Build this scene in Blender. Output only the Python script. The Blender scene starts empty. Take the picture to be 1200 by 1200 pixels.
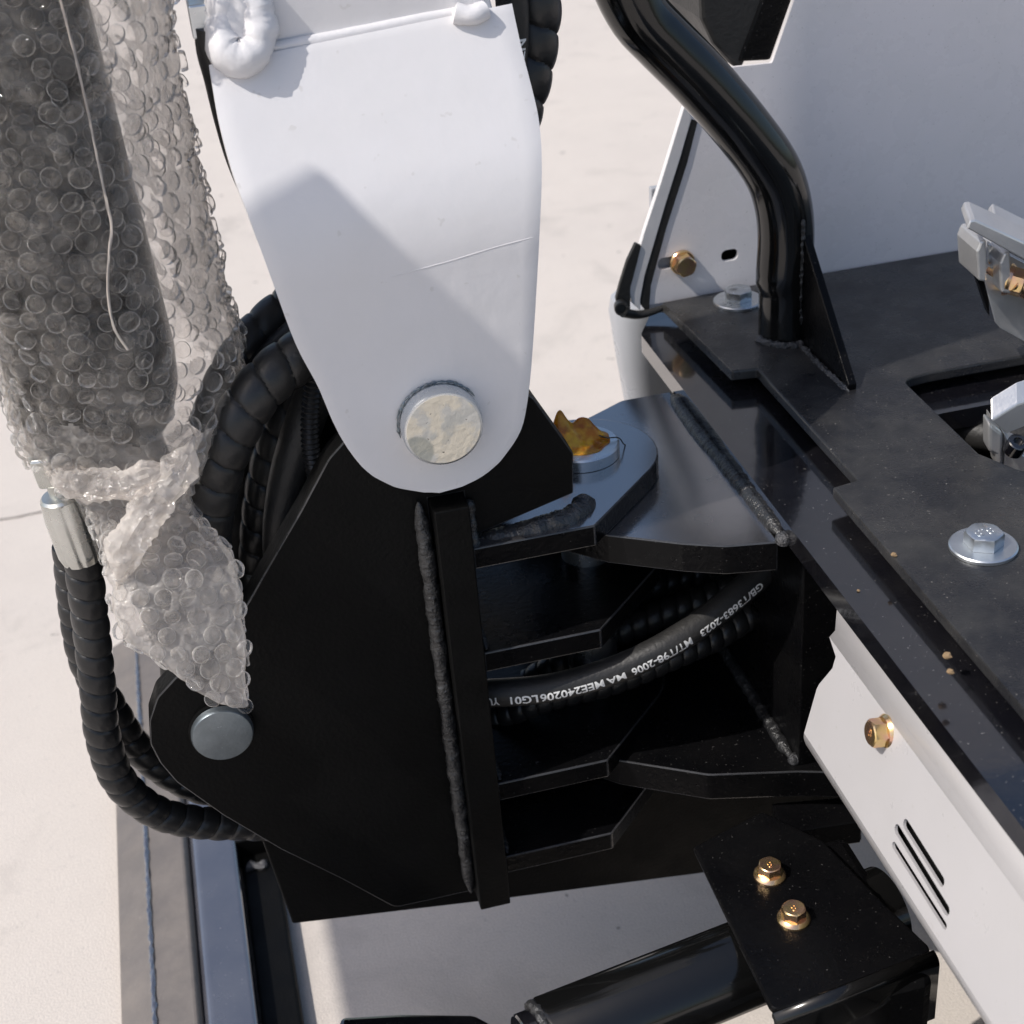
import bpy, bmesh, math, random
from mathutils import Vector, Matrix, noise
from mathutils.bvhtree import BVHTree

random.seed(7)
S = bpy.context.scene
COL = S.collection
R = math.radians

# ------------------------------------------------------------------ camera
F = 1800.0                      # focal length in pixels of the 1200 px photograph
PITCH, ROLL, YAW = R(31), R(-5), R(11)
fw = Vector((math.sin(YAW) * math.cos(PITCH), math.cos(YAW) * math.cos(PITCH), -math.sin(PITCH)))
r0 = Vector((math.cos(YAW), -math.sin(YAW), 0)); u0 = r0.cross(fw)
cr = r0 * math.cos(ROLL) + u0 * math.sin(ROLL)
cu = -r0 * math.sin(ROLL) + u0 * math.cos(ROLL)


def ray(px, py):
    return (fw + cr * ((px - 600) / F) - cu * ((py - 600) / F)).normalized()


CAM = ray(515, 492) * -0.8      # 0.8 m from the boom pin, which is the origin


def at(px, py, x=None, y=None, z=None):
    """the point of the plane x=, y= or z= that the photograph shows at px, py"""
    d = ray(px, py)
    if x is not None: t = (x - CAM.x) / d.x
    elif y is not None: t = (y - CAM.y) / d.y
    else: t = (z - CAM.z) / d.z
    return CAM + d * t


cam = bpy.data.cameras.new('camera'); camo = bpy.data.objects.new('camera', cam); COL.objects.link(camo)
M3 = Matrix((cr, cu, -fw)).transposed()
camo.matrix_world = Matrix.Translation(CAM) @ M3.to_4x4()
cam.sensor_width = 36; cam.lens = F * 36 / 1200
cam.clip_start = 0.02; cam.clip_end = 400
cam.dof.use_dof = True; cam.dof.focus_distance = 0.83; cam.dof.aperture_fstop = 14
S.camera = camo

# ------------------------------------------------------------------ light
SUN = Vector((-0.62, -0.13, 0.77)).normalized()      # towards the sun
w = bpy.data.worlds.new('World'); S.world = w; w.use_nodes = True
nt = w.node_tree
sky = nt.nodes.new('ShaderNodeTexSky'); sky.sky_type = 'NISHITA'; sky.sun_disc = False
sky.sun_elevation = math.asin(SUN.z); sky.sun_rotation = math.atan2(SUN.x, SUN.y)
sky.air_density = 1.0; sky.dust_density = 2.4; sky.ozone_density = 1.0
bg = nt.nodes['Background']; bg.inputs['Strength'].default_value = 0.15
nt.links.new(sky.outputs[0], bg.inputs['Color'])
sl = bpy.data.lights.new('sun', 'SUN'); sl.energy = 3.9; sl.angle = R(0.45); sl.color = (1.0, 0.955, 0.90)
so = bpy.data.objects.new('sun', sl); COL.objects.link(so)
so.rotation_euler = SUN.to_track_quat('Z', 'Y').to_euler(); so.location = SUN * 5
S.view_settings.view_transform = 'Standard'; S.view_settings.look = 'None'
S.view_settings.exposure = 0.0; S.view_settings.gamma = 1.0
S.cycles.transparent_max_bounces = 40; S.cycles.max_bounces = 8
S.cycles.sample_clamp_indirect = 6.0

# ------------------------------------------------------------------ materials
def newmat(name):
    m = bpy.data.materials.new(name); m.use_nodes = True
    return m, m.node_tree, m.node_tree.nodes['Principled BSDF']


def N(nt, t, **kw):
    n = nt.nodes.new(t)
    for k, v in kw.items(): setattr(n, k, v)
    return n


def noise_fac(nt, scale, detail=4, lo=0.4, hi=0.6, rough=0.55, stretch=None, dist=0.0):
    tc = N(nt, 'ShaderNodeTexCoord'); n = N(nt, 'ShaderNodeTexNoise')
    n.inputs['Scale'].default_value = scale; n.inputs['Detail'].default_value = detail
    n.inputs['Roughness'].default_value = rough; n.inputs['Distortion'].default_value = dist
    if stretch:
        mp = N(nt, 'ShaderNodeMapping'); mp.inputs['Scale'].default_value = stretch
        nt.links.new(tc.outputs['Object'], mp.inputs[0]); nt.links.new(mp.outputs[0], n.inputs[0])
    else:
        nt.links.new(tc.outputs['Object'], n.inputs[0])
    mr = N(nt, 'ShaderNodeMapRange'); mr.inputs[1].default_value = lo; mr.inputs[2].default_value = hi
    nt.links.new(n.outputs[0], mr.inputs[0])
    return mr.outputs[0]


def mixc(nt, fac, a, b):
    m = N(nt, 'ShaderNodeMix', data_type='RGBA')
    if isinstance(fac, (int, float)): m.inputs[0].default_value = fac
    else: nt.links.new(fac, m.inputs[0])
    for v, k in ((a, 6), (b, 7)):
        if isinstance(v, tuple): m.inputs[k].default_value = (*v, 1)
        else: nt.links.new(v, m.inputs[k])
    return m.outputs[2]


def rng(nt, fac, lo, hi):
    mr = N(nt, 'ShaderNodeMapRange'); mr.inputs[3].default_value = lo; mr.inputs[4].default_value = hi
    nt.links.new(fac, mr.inputs[0]); return mr.outputs[0]


def bump(nt, b, height, strength=0.3, dist=0.001):
    n = N(nt, 'ShaderNodeBump'); n.inputs['Strength'].default_value = strength
    n.inputs['Distance'].default_value = dist
    nt.links.new(height, n.inputs['Height']); nt.links.new(n.outputs[0], b.inputs['Normal'])


def paint(name, col, r0, r1, dust=None, dust_amt=0.5, spec=0.5, grain=None, speck=None, metal=0.0, coat=0.0, sps=620):
    m, nt, b = newmat(name)
    c = col
    if dust:
        f = noise_fac(nt, 22, 6, 0.40, 0.72, 0.65)
        c = mixc(nt, rng(nt, f, 0, dust_amt), col, dust)
    if speck:
        f = noise_fac(nt, sps, 2, 0.70, 0.74)
        c = mixc(nt, rng(nt, f, 0, 0.5), c, speck)
    if isinstance(c, tuple): b.inputs['Base Color'].default_value = (*c, 1)
    else: nt.links.new(c, b.inputs['Base Color'])
    f2 = noise_fac(nt, 35, 5, 0.35, 0.68, 0.6)
    nt.links.new(rng(nt, f2, r0, r1), b.inputs['Roughness'])
    b.inputs['Specular IOR Level'].default_value = spec
    b.inputs['Metallic'].default_value = metal
    b.inputs['Coat Weight'].default_value = coat; b.inputs['Coat Roughness'].default_value = 0.05
    if grain:
        g = noise_fac(nt, grain[0], 3, 0.3, 0.7)
        bump(nt, b, g, grain[1], grain[2])
    return m


MAT = {}
MAT['black_gloss'] = paint('glossy_black_paint', (.005, .005, .007), .07, .17, (.03, .028, .026), .22, .9, (45, .07, .0010), (.22, .21, .20), coat=.8)
MAT['black_sky'] = paint('sky_sheen_black_paint', (.036, .034, .036), .16, .30, (.06, .056, .053), .5, 1.0, (45, .05, .0010), (.25, .24, .22), coat=1.0)  # sky reflection on the upper plates put into a paler, glossier black
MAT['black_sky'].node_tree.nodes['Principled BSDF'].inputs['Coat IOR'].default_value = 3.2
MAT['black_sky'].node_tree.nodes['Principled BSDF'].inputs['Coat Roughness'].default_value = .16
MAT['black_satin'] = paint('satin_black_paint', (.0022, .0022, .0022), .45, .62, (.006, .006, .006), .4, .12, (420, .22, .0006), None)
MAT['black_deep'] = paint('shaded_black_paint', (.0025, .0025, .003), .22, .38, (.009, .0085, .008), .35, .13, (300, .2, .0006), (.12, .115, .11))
MAT['deck'] = paint('dusty_black_floor_paint', (.013, .013, .0145), .18, .46, (.046, .044, .041), .9, .5, (700, .25, .0005), (.32, .30, .27))
MAT['gloss_tube'] = paint('black_enamel_tube', (.004, .004, .004), .10, .18, None, 0, .4, (30, .06, .0015), None, coat=.25)
MAT['weld'] = paint('painted_weld_bead', (.014, .014, .015), .22, .42, (.055, .055, .055), .6, .6, (600, .5, .001), None)
MAT['weld_raw'] = paint('bare_weld_bead', (.09, .09, .095), .3, .5, (.015, .015, .015), .95, .6, (500, .8, .0012), None, metal=.5)
MAT['white'] = paint('white_machine_paint', (.675, .66, .665), .28, .42, (.635, .62, .61), .4, .5, (60, .12, .0012), (.54, .52, .50), sps=120)
MAT['white_weld'] = paint('white_painted_weld', (.675, .66, .665), .30, .42, None, 0, .5, (120, .2, .001), None)
MAT['panel_white'] = paint('off_white_panel_paint', (.42, .408, .412), .26, .4, (.39, .38, .375), .4, .5, (50, .06, .001), (.36, .345, .33), sps=220)
MAT['cream'] = paint('pale_grey_side_sheet', (.80, .765, .775), .22, .36, (.74, .72, .71), .5, .5, (50, .06, .001), (.28, .27, .25))
MAT['fender'] = paint('light_grey_body_sheet', (.36, .37, .395), .25, .4, None, 0, .5, (40, .08, .001), None)
MAT['blade'] = paint('worn_grey_blade_paint', (.13, .115, .105), .35, .6, (.19, .165, .145), .8, .5, (90, .2, .001), (.30, .28, .25))
MAT['blade_gloss'] = paint('sky_tinted_blade_paint', (.060, .060, .072), .14, .30, (.11, .108, .115), .5, 1.0, (60, .06, .001), (.28, .27, .26), coat=1.0)  # sky reflection on the rail put into a lighter, bluish base colour
MAT['blade_gloss'].node_tree.nodes['Principled BSDF'].inputs['Coat IOR'].default_value = 2.2
MAT['rubber'] = paint('black_hose_rubber', (.014, .014, .014), .40, .55, (.035, .033, .031), .7, .4, (350, .3, .0005), None)
MAT['guard'] = paint('black_plastic_guard', (.012, .012, .0125), .30, .46, (.03, .029, .028), .6, .45, (260, .2, .0006), None)
MAT['zinc'] = paint('zinc_plated_steel', (.66, .69, .71), .20, .42, (.48, .50, .52), .8, .5, (400, .08, .0003), None, metal=.95)
MAT['zinc_dull'] = paint('dull_zinc_plated_steel', (.24, .275, .30), .28, .48, (.13, .15, .165), .9, .5, (500, .15, .0003), (.5, .55, .58), metal=.85)
MAT['steel'] = paint('machined_grey_steel', (.60, .60, .57), .22, .4, (.40, .41, .38), .8, .5, (400, .01, .0001), None, metal=.9)
MAT['alu'] = paint('cast_aluminium', (.72, .71, .70), .28, .45, (.58, .57, .57), .7, .5, (500, .15, .0003), None, metal=.75)
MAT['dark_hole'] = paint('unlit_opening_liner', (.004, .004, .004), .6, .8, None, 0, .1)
MAT['print'] = paint('white_hose_print', (.72, .72, .70), .5, .6)
MAT['crumb'] = paint('dry_soil_crumb', (.27, .18, .095), .8, .9, (.13, .09, .05), .8)
MAT['highlight_edge'] = paint('highlight_paint_edge', (.045, .045, .048), .2, .35, (.012, .012, .012), .9, .6, (300, .2, .0004), None)
MAT['joint'] = paint('dusty_joint_filler', (.20, .18, .165), .8, .9)
MAT['string'] = paint('pale_film_seam', (.40, .36, .32), .4, .6, (.35, .30, .27), .8)

# yellow zinc
m, nt, b = newmat('yellow_zinc_plating')
f = noise_fac(nt, 160, 3, .35, .65)
nt.links.new(mixc(nt, f, (.83, .60, .27), (.80, .48, .34)), b.inputs['Base Color'])
b.inputs['Metallic'].default_value = .95; b.inputs['Roughness'].default_value = .24
MAT['brass'] = m

# worn pin face, cream with grey patches
m, nt, b = newmat('worn_pin_face')
f = noise_fac(nt, 70, 6, .46, .56, .6); f3 = noise_fac(nt, 33, 3, .60, .63)
c = mixc(nt, f, (.74, .68, .56), (.64, .62, .57))
c = mixc(nt, rng(nt, f3, 0, .35), c, (.40, .40, .36))
tcp = N(nt, 'ShaderNodeTexCoord'); vd = N(nt, 'ShaderNodeVectorMath', operation='DISTANCE'); vd.inputs[1].default_value = (-.0155, -.0112, -.0105)
nt.links.new(tcp.outputs['Object'], vd.inputs[0])
mrp = N(nt, 'ShaderNodeMapRange'); mrp.inputs[1].default_value = .0098; mrp.inputs[2].default_value = .0085
nt.links.new(vd.outputs['Value'], mrp.inputs[0])
c = mixc(nt, rng(nt, mrp.outputs[0], 0, .8), c, (.36, .37, .33))
sp = noise_fac(nt, 420, 3, .69, .73)
c = mixc(nt, sp, c, (.12, .11, .09))
nt.links.new(c, b.inputs['Base Color'])
b.inputs['Metallic'].default_value = .35
nt.links.new(rng(nt, f, .3, .5), b.inputs['Roughness'])
bump(nt, b, noise_fac(nt, 240, 4, .3, .7), .25, .0006)
MAT['pin_face'] = m

# concrete
m, nt, b = newmat('pale_concrete')
f1 = noise_fac(nt, 2.2, 5, .35, .68); f2 = noise_fac(nt, 14, 6, .35, .7, .65)
f3 = noise_fac(nt, 520, 2, .36, .64, .6); f4 = noise_fac(nt, 6.5, 5, .56, .70, .65, dist=.8)
c = mixc(nt, f1, (.59, .535, .48), (.54, .49, .445))
c = mixc(nt, rng(nt, f2, 0, .5), c, (.62, .565, .51))
c = mixc(nt, rng(nt, f3, 0, .22), c, (.34, .31, .29))
f6 = noise_fac(nt, 120, 4, .58, .72, .7)
c = mixc(nt, rng(nt, f6, 0, .30), c, (.36, .335, .32))
c = mixc(nt, rng(nt, f4, 0, .42), c, (.36, .33, .30))
f5 = noise_fac(nt, 42, 2, .715, .735)
c = mixc(nt, rng(nt, f5, 0, .6), c, (.12, .11, .10))
nt.links.new(c, b.inputs['Base Color']); b.inputs['Roughness'].default_value = .9
bump(nt, b, f3, .25, .0008)
MAT['concrete'] = m

# amber grease
m, nt, b = newmat('amber_grease')
f = noise_fac(nt, 130, 3, .38, .62)
nt.links.new(mixc(nt, f, (1.0, .58, .05), (.62, .20, .015)), b.inputs['Base Color'])
b.inputs['Roughness'].default_value = .09; b.inputs['Transmission Weight'].default_value = .6
b.inputs['IOR'].default_value = 1.4
b.inputs['Subsurface Weight'].default_value = .25
b.inputs['Subsurface Radius'].default_value = (.004, .0016, .0004)
MAT['grease'] = m


def film(name, tr0, tr1, white, rough=.12, sc=90, face=.4, gl=.5, pw_=2.2):
    """thin plastic film: mostly see-through, some white scatter, glossy"""
    m = bpy.data.materials.new(name); m.use_nodes = True; nt = m.node_tree; nt.nodes.clear()
    out = N(nt, 'ShaderNodeOutputMaterial')
    t = N(nt, 'ShaderNodeBsdfTransparent'); t.inputs[0].default_value = (.985, .975, .965, 1)
    d = N(nt, 'ShaderNodeBsdfDiffuse'); d.inputs[0].default_value = (*white, 1)
    tl = N(nt, 'ShaderNodeBsdfTranslucent'); tl.inputs[0].default_value = (*white, 1)
    g = N(nt, 'ShaderNodeBsdfGlossy'); g.inputs['Roughness'].default_value = rough
    g.inputs[0].default_value = (1, 1, 1, 1)
    s1 = N(nt, 'ShaderNodeMixShader'); s1.inputs[0].default_value = .5
    nt.links.new(d.outputs[0], s1.inputs[1]); nt.links.new(tl.outputs[0], s1.inputs[2])
    lw = N(nt, 'ShaderNodeLayerWeight'); lw.inputs[0].default_value = .35
    f = noise_fac(nt, sc, 4, .35, .7)
    bp = N(nt, 'ShaderNodeBump'); bp.inputs['Strength'].default_value = .6; bp.inputs['Distance'].default_value = .0010
    nt.links.new(noise_fac(nt, 330, 3, .3, .7), bp.inputs['Height'])
    for n in (d, g): nt.links.new(bp.outputs[0], n.inputs['Normal'])
    s2 = N(nt, 'ShaderNodeMixShader')                      # scatter vs see-through
    ad = N(nt, 'ShaderNodeMath', operation='ADD', use_clamp=True)
    pw = N(nt, 'ShaderNodeMath', operation='POWER'); pw.inputs[1].default_value = pw_
    nt.links.new(lw.outputs['Facing'], pw.inputs[0]); m1 = rng(nt, pw.outputs[0], 0, face)
    nt.links.new(rng(nt, f, tr0, tr1), ad.inputs[0]); nt.links.new(m1, ad.inputs[1])
    nt.links.new(ad.outputs[0], s2.inputs[0])
    nt.links.new(t.outputs[0], s2.inputs[1]); nt.links.new(s1.outputs[0], s2.inputs[2])
    fr = N(nt, 'ShaderNodeFresnel'); fr.inputs[0].default_value = 1.5
    frs = rng(nt, fr.outputs[0], 0, gl)
    s3 = N(nt, 'ShaderNodeMixShader')
    nt.links.new(frs, s3.inputs[0]); nt.links.new(s2.outputs[0], s3.inputs[1]); nt.links.new(g.outputs[0], s3.inputs[2])
    nt.links.new(s3.outputs[0], out.inputs[0])
    return m


MAT['film'] = film('clear_wrap_film', .05, .36, (.90, .83, .75), sc=55, face=.40)
MAT['milky'] = film('crumpled_milky_film', .14, .66, (.94, .88, .82), sc=30, face=.50)
MAT['bubble'] = film('clear_bubble_film', .0, .035, (.90, .88, .85), .06, 200, face=.60, gl=.8, pw_=1.35)

MAT['bubble_milky'] = film('crumpled_bubble_film', .04, .16, (.93, .91, .88), .08, 120, face=.85, gl=.8, pw_=1.2)

# ------------------------------------------------------------------ builders
def thing(name, label, cat, loc=(0, 0, 0), group=None):
    o = bpy.data.objects.new(name, None); o.empty_display_size = .02; COL.objects.link(o)
    o.location = loc; o['label'] = label; o['category'] = cat
    if group: o['group'] = group
    return o


def tag(o, label, cat, group=None):
    o['label'] = label; o['category'] = cat
    if group: o['group'] = group
    return o


def link(name, me, mat, parent=None, label=None, smooth=None, bevel=0):
    o = bpy.data.objects.new(name, me); COL.objects.link(o)
    if mat and not me.materials: me.materials.append(MAT[mat])
    if parent:
        o.parent = parent
        o.matrix_parent_inverse = parent_inv(parent)
    if label: o['label'] = label
    if smooth is not None:
        for p in me.polygons: p.use_smooth = True
        me.set_sharp_from_angle(angle=R(smooth))
    if bevel:
        b = o.modifiers.new('bevel', 'BEVEL'); b.width = bevel; b.segments = 2
        b.limit_method = 'ANGLE'; b.angle_limit = R(38)
    return o


def parent_inv(p):
    m = Matrix.Translation(p.location)
    if p.parent: m = Matrix.Translation(p.location)
    return m.inverted() if p.type == 'EMPTY' else Matrix.Identity(4)


def bm_link(name, bm, mat, parent=None, **kw):
    bmesh.ops.recalc_face_normals(bm, faces=bm.faces)
    me = bpy.data.meshes.new(name); bm.to_mesh(me); bm.free()
    return link(name, me, mat, parent, **kw)


def fillet(pts, rad, seg=5):
    """round the corners of a 2D polygon; rad = one radius or one per point"""
    out = []; n = len(pts)
    for i in range(n):
        p0, p, p1 = Vector(pts[i - 1]), Vector(pts[i]), Vector(pts[(i + 1) % n])
        r = rad if not isinstance(rad, (list, tuple)) else rad[i]
        a, b = (p0 - p), (p1 - p)
        if r <= 0 or a.length < 1e-6 or b.length < 1e-6: out.append(p); continue
        la, lb = a.length, b.length; a.normalize(); b.normalize()
        ang = a.angle(b)
        if ang > R(172): out.append(p); continue
        t = min(r / math.tan(ang / 2), la * .45, lb * .45); r = t * math.tan(ang / 2)
        c = p + (a + b).normalized() * (r / math.sin(ang / 2))
        s, e = p + a * t - c, p + b * t - c
        sa = math.atan2(s.y, s.x); da = math.atan2(e.y, e.x) - sa
        while da > math.pi: da -= 2 * math.pi
        while da < -math.pi: da += 2 * math.pi
        for k in range(seg + 1):
            an = sa + da * k / seg
            out.append(c + Vector((math.cos(an), math.sin(an))) * r)
    return [tuple(v) for v in out]


def circle2(c, r, n=20, a0=0, a1=360):
    full = abs(a1 - a0) >= 360
    return [(c[0] + r * math.cos(R(a0 + (a1 - a0) * k / (n if full else n - 1))), c[1] + r * math.sin(R(a0 + (a1 - a0) * k / (n if full else n - 1)))) for k in range(n)]


def plate(name, axis, pts, lo, hi, mat, parent=None, holes=(), bevel=.0008, basis=None, side=None, edge=None, **kw):
    """a flat plate: 2D outline in the two other axes, from lo to hi along axis"""
    bm = bmesh.new()
    def P(u, v, t):
        if basis:
            o, eu, ev, en = basis; return o + eu * u + ev * v + en * t
        return {'x': Vector((t, u, v)), 'y': Vector((u, t, v)), 'z': Vector((u, v, t))}[axis]
    edges = []
    for loop in (pts, *holes):
        vs = [bm.verts.new(P(u, v, lo)) for u, v in loop]
        edges += [bm.edges.new((vs[i], vs[(i + 1) % len(vs)])) for i in range(len(vs))]
    if holes:
        bmesh.ops.triangle_fill(bm, edges=edges, use_beauty=True, use_dissolve=False)
    else:
        bm.faces.new(bm.verts)
    faces = list(bm.faces)
    ret = bmesh.ops.extrude_face_region(bm, geom=faces)
    d = P(0, 0, hi) - P(0, 0, lo)
    bmesh.ops.translate(bm, vec=d, verts=[v for v in ret['geom'] if isinstance(v, bmesh.types.BMVert)])
    o = bm_link(name, bm, mat, parent, bevel=bevel, **kw)
    if side:                                     # edge faces take the darker copy, shade put into its colour
        o.data.materials.append(MAT[side])
        for p in o.data.polygons:
            if abs(p.normal['xyz'.index(axis)]) < .5: p.material_index = 1
        o.modifiers['bevel'].material = 1
    if edge:                                     # arris highlights put into the colour as paint worn thin
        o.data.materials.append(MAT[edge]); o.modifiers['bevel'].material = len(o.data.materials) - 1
    return o


def box(name, lo, hi, mat, parent=None, bevel=.0008, **kw):
    return plate(name, 'z', [(lo[0], lo[1]), (hi[0], lo[1]), (hi[0], hi[1]), (lo[0], hi[1])], lo[2], hi[2], mat, parent, bevel=bevel, **kw)


def smooth_path(ctrl, step):
    """Catmull-Rom through the control points, resampled evenly"""
    P = [Vector(c) for c in ctrl]
    P = [P[0] * 2 - P[1]] + P + [P[-1] * 2 - P[-2]]
    fine = []
    for i in range(1, len(P) - 2):
        for k in range(24):
            t = k / 24; a, b, c, d = P[i - 1], P[i], P[i + 1], P[i + 2]
            fine.append(.5 * ((2 * b) + (c - a) * t + (2 * a - 5 * b + 4 * c - d) * t * t + (3 * b - a - 3 * c + d) * t ** 3))
    fine.append(P[-2])
    out = [fine[0]]; acc = 0
    L = [0]
    for i in range(1, len(fine)): L.append(L[-1] + (fine[i] - fine[i - 1]).length)
    n = max(2, int(round(L[-1] / step))); j = 0
    for k in range(1, n + 1):
        s = L[-1] * k / n
        while j < len(L) - 2 and L[j + 1] < s: j += 1
        t = (s - L[j]) / max(1e-9, L[j + 1] - L[j])
        out.append(fine[j].lerp(fine[j + 1], t))
    return out


def frames(path):
    T = []
    for i in range(len(path)):
        T.append((path[min(i + 1, len(path) - 1)] - path[max(i - 1, 0)]).normalized())
    up = Vector((0, -1, 0))
    if abs(T[0].dot(up)) > .9: up = Vector((0, 0, 1))
    n = (up - T[0] * up.dot(T[0])).normalized(); Fs = []
    for t in T:
        n = (n - t * n.dot(t)).normalized(); Fs.append((t, n, t.cross(n)))
    return Fs


def tube(name, ctrl, rad, mat, parent=None, step=.004, nseg=20, prof=None, caps=True, smooth=50, raw=False, **kw):
    path = ctrl if raw else smooth_path(ctrl, step)
    Fs = frames(path); vs = []; fs = []; s = 0
    for i, (p, (t, n, b)) in enumerate(zip(path, Fs)):
        if i: s += (p - path[i - 1]).length
        for k in range(nseg):
            th = 2 * math.pi * k / nseg
            r = rad(s, th, i / (len(path) - 1)) if callable(rad) else rad
            if prof: r *= prof(s, th)
            vs.append(p + (n * math.cos(th) + b * math.sin(th)) * r)
    for i in range(len(path) - 1):
        for k in range(nseg):
            a = i * nseg + k; c = i * nseg + (k + 1) % nseg
            fs.append((a, c, c + nseg, a + nseg))
    if caps:
        fs.append(tuple(reversed(range(nseg)))); fs.append(tuple(range(len(vs) - nseg, len(vs))))
    me = bpy.data.meshes.new(name); me.from_pydata(vs, [], fs); me.update()
    return link(name, me, mat, parent, smooth=smooth, **kw)


def spiral(pitch, depth=.13):
    """spiral-wrap hose guard: fat turns with a narrow groove"""
    def f(s, th):
        u = (s / pitch + th / (2 * math.pi)) % 1.0
        b = 1 - depth + depth * (max(0.0, math.sin(math.pi * u)) ** .6)
        if u < .06 or u > .97: b -= .045
        return b
    return f


def rings(pitch, depth=.2):
    def f(s, th): return 1 - depth * .5 + depth * .5 * math.cos(2 * math.pi * s / pitch)
    return f


def weld(name, ctrl, r, mat='weld', parent=None, ripple=.0035, amp=.16, seed=0, **kw):
    def rr(s, th, t):
        e = min(1, t * 14, (1 - t) * 14) ** .5 if 0 < t < 1 else .15
        w = 1 + .45 * amp * math.sin(2 * math.pi * s / ripple + .8 * math.cos(th) + 2 * noise.noise(Vector((s * 60, seed, 1)))) + 1.5 * amp * noise.noise(Vector((s * 170 + seed, th * .9, seed))) + .9 * amp * noise.noise(Vector((s * 520, th * 2, seed))) + (.016 if mat == 'weld' else 0) * math.sin(2 * math.pi * s / .0030 + 1.6 * math.cos(th))
        return r * max(.15, e) * w
    return tube(name, ctrl, rr, mat, parent, step=min(ripple / 6, .0007 if mat == 'weld' else .0015), nseg=16, **kw)


def lathe(name, base, axis, prof, mat, parent=None, n=40, smooth=35, **kw):
    """revolve (radius, height) rows about an axis through base"""
    axis = Vector(axis).normalized(); q = axis.to_track_quat('Z', 'Y'); base = Vector(base)
    vs = []; fs = []
    for (r, h) in prof:
        for k in range(n):
            a = 2 * math.pi * k / n
            vs.append(base + q @ Vector((r * math.cos(a), r * math.sin(a), h)))
    for i in range(len(prof) - 1):
        for k in range(n):
            a = i * n + k; c = i * n + (k + 1) % n
            fs.append((a, c, c + n, a + n))
    fs.append(tuple(reversed(range(n)))); fs.append(tuple(range(len(vs) - n, len(vs))))
    me = bpy.data.meshes.new(name); me.from_pydata(vs, [], fs); me.update()
    return link(name, me, mat, parent, smooth=smooth, **kw)


def bolt(parent, base, axis, hexr, h, mat, flange=0, washer=0, label=None, turn=0, wmat=None, mark=None):
    """hex bolt head on its flange or washer: bolt > washer, head_marking"""
    axis = Vector(axis).normalized(); q = axis.to_track_quat('Z', 'Y'); base = Vector(base)
    z0 = .0025 if washer else 0
    vs = []; fs = []
    rows = []
    if flange:
        rows += [(flange, 0, 36), (flange, .0012, 36), (flange * .93, .0022, 36), (hexr * 1.05, .0030, 36)]
        zb_ = .0028
    else: zb_ = z0
    bm = bmesh.new()
    prev = None
    for (r, z, n) in rows:
        ring = [bm.verts.new(base + q @ Vector((r * math.cos(2 * math.pi * k / n), r * math.sin(2 * math.pi * k / n), z))) for k in range(n)]
        if prev:
            for k in range(n): bm.faces.new((prev[k], prev[(k + 1) % n], ring[(k + 1) % n], ring[k]))
        else: bm.faces.new(list(reversed(ring)))
        prev = ring
    if prev: bm.faces.new(prev)
    n = 24; prev = None
    def hr(k, lim):
        a = 2 * math.pi * k / n; m_ = (a % (math.pi / 3)) - math.pi / 6
        return min(hexr * math.cos(math.pi / 6) / math.cos(m_), lim)
    for (lim, z) in ((9, zb_), (9, zb_ + h * .82), (hexr * .93, zb_ + h * .93), (hexr * .80, zb_ + h)):
        ring = [bm.verts.new(base + q @ Vector((hr(k, lim) * math.cos(2 * math.pi * k / n + turn), hr(k, lim) * math.sin(2 * math.pi * k / n + turn), z))) for k in range(n)]
        if prev:
            for k in range(n): bm.faces.new((prev[k], prev[(k + 1) % n], ring[(k + 1) % n], ring[k]))
        else: bm.faces.new(list(reversed(ring)))
        prev = ring
    bm.faces.new(prev)
    o = bm_link('bolt', bm, mat, parent, smooth=28, label=label)
    if washer:
        wo = lathe('washer', base + axis * .0002, axis, [(washer, 0), (washer, .0016), (washer - .0007, .0022), (hexr * .8, .0022)], wmat or mat, o, 48)
    if mark:
        text_flat('head_marking', mark, hexr * .9, base + axis * (zb_ + h + .00005), q, .00025, mat, o)
    return o


def text_mesh(s, size, extrude=0.0):
    cu_ = bpy.data.curves.new('lettering', 'FONT'); cu_.body = s; cu_.size = size; cu_.extrude = extrude
    cu_.offset = size * .022; cu_.align_x = 'CENTER'; cu_.align_y = 'CENTER'; cu_.resolution_u = 3
    o = bpy.data.objects.new('lettering', cu_); COL.objects.link(o)
    dg = bpy.context.evaluated_depsgraph_get()
    me = bpy.data.meshes.new_from_object(o.evaluated_get(dg))
    bpy.data.objects.remove(o); bpy.data.curves.remove(cu_)
    return me


def text_flat(name, s, size, pos, quat, ext, mat, parent):
    me = text_mesh(s, size, ext); me.materials.clear()
    me.transform(Matrix.Translation(pos) @ quat.to_matrix().to_4x4())
    return link(name, me, mat, parent)


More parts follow.
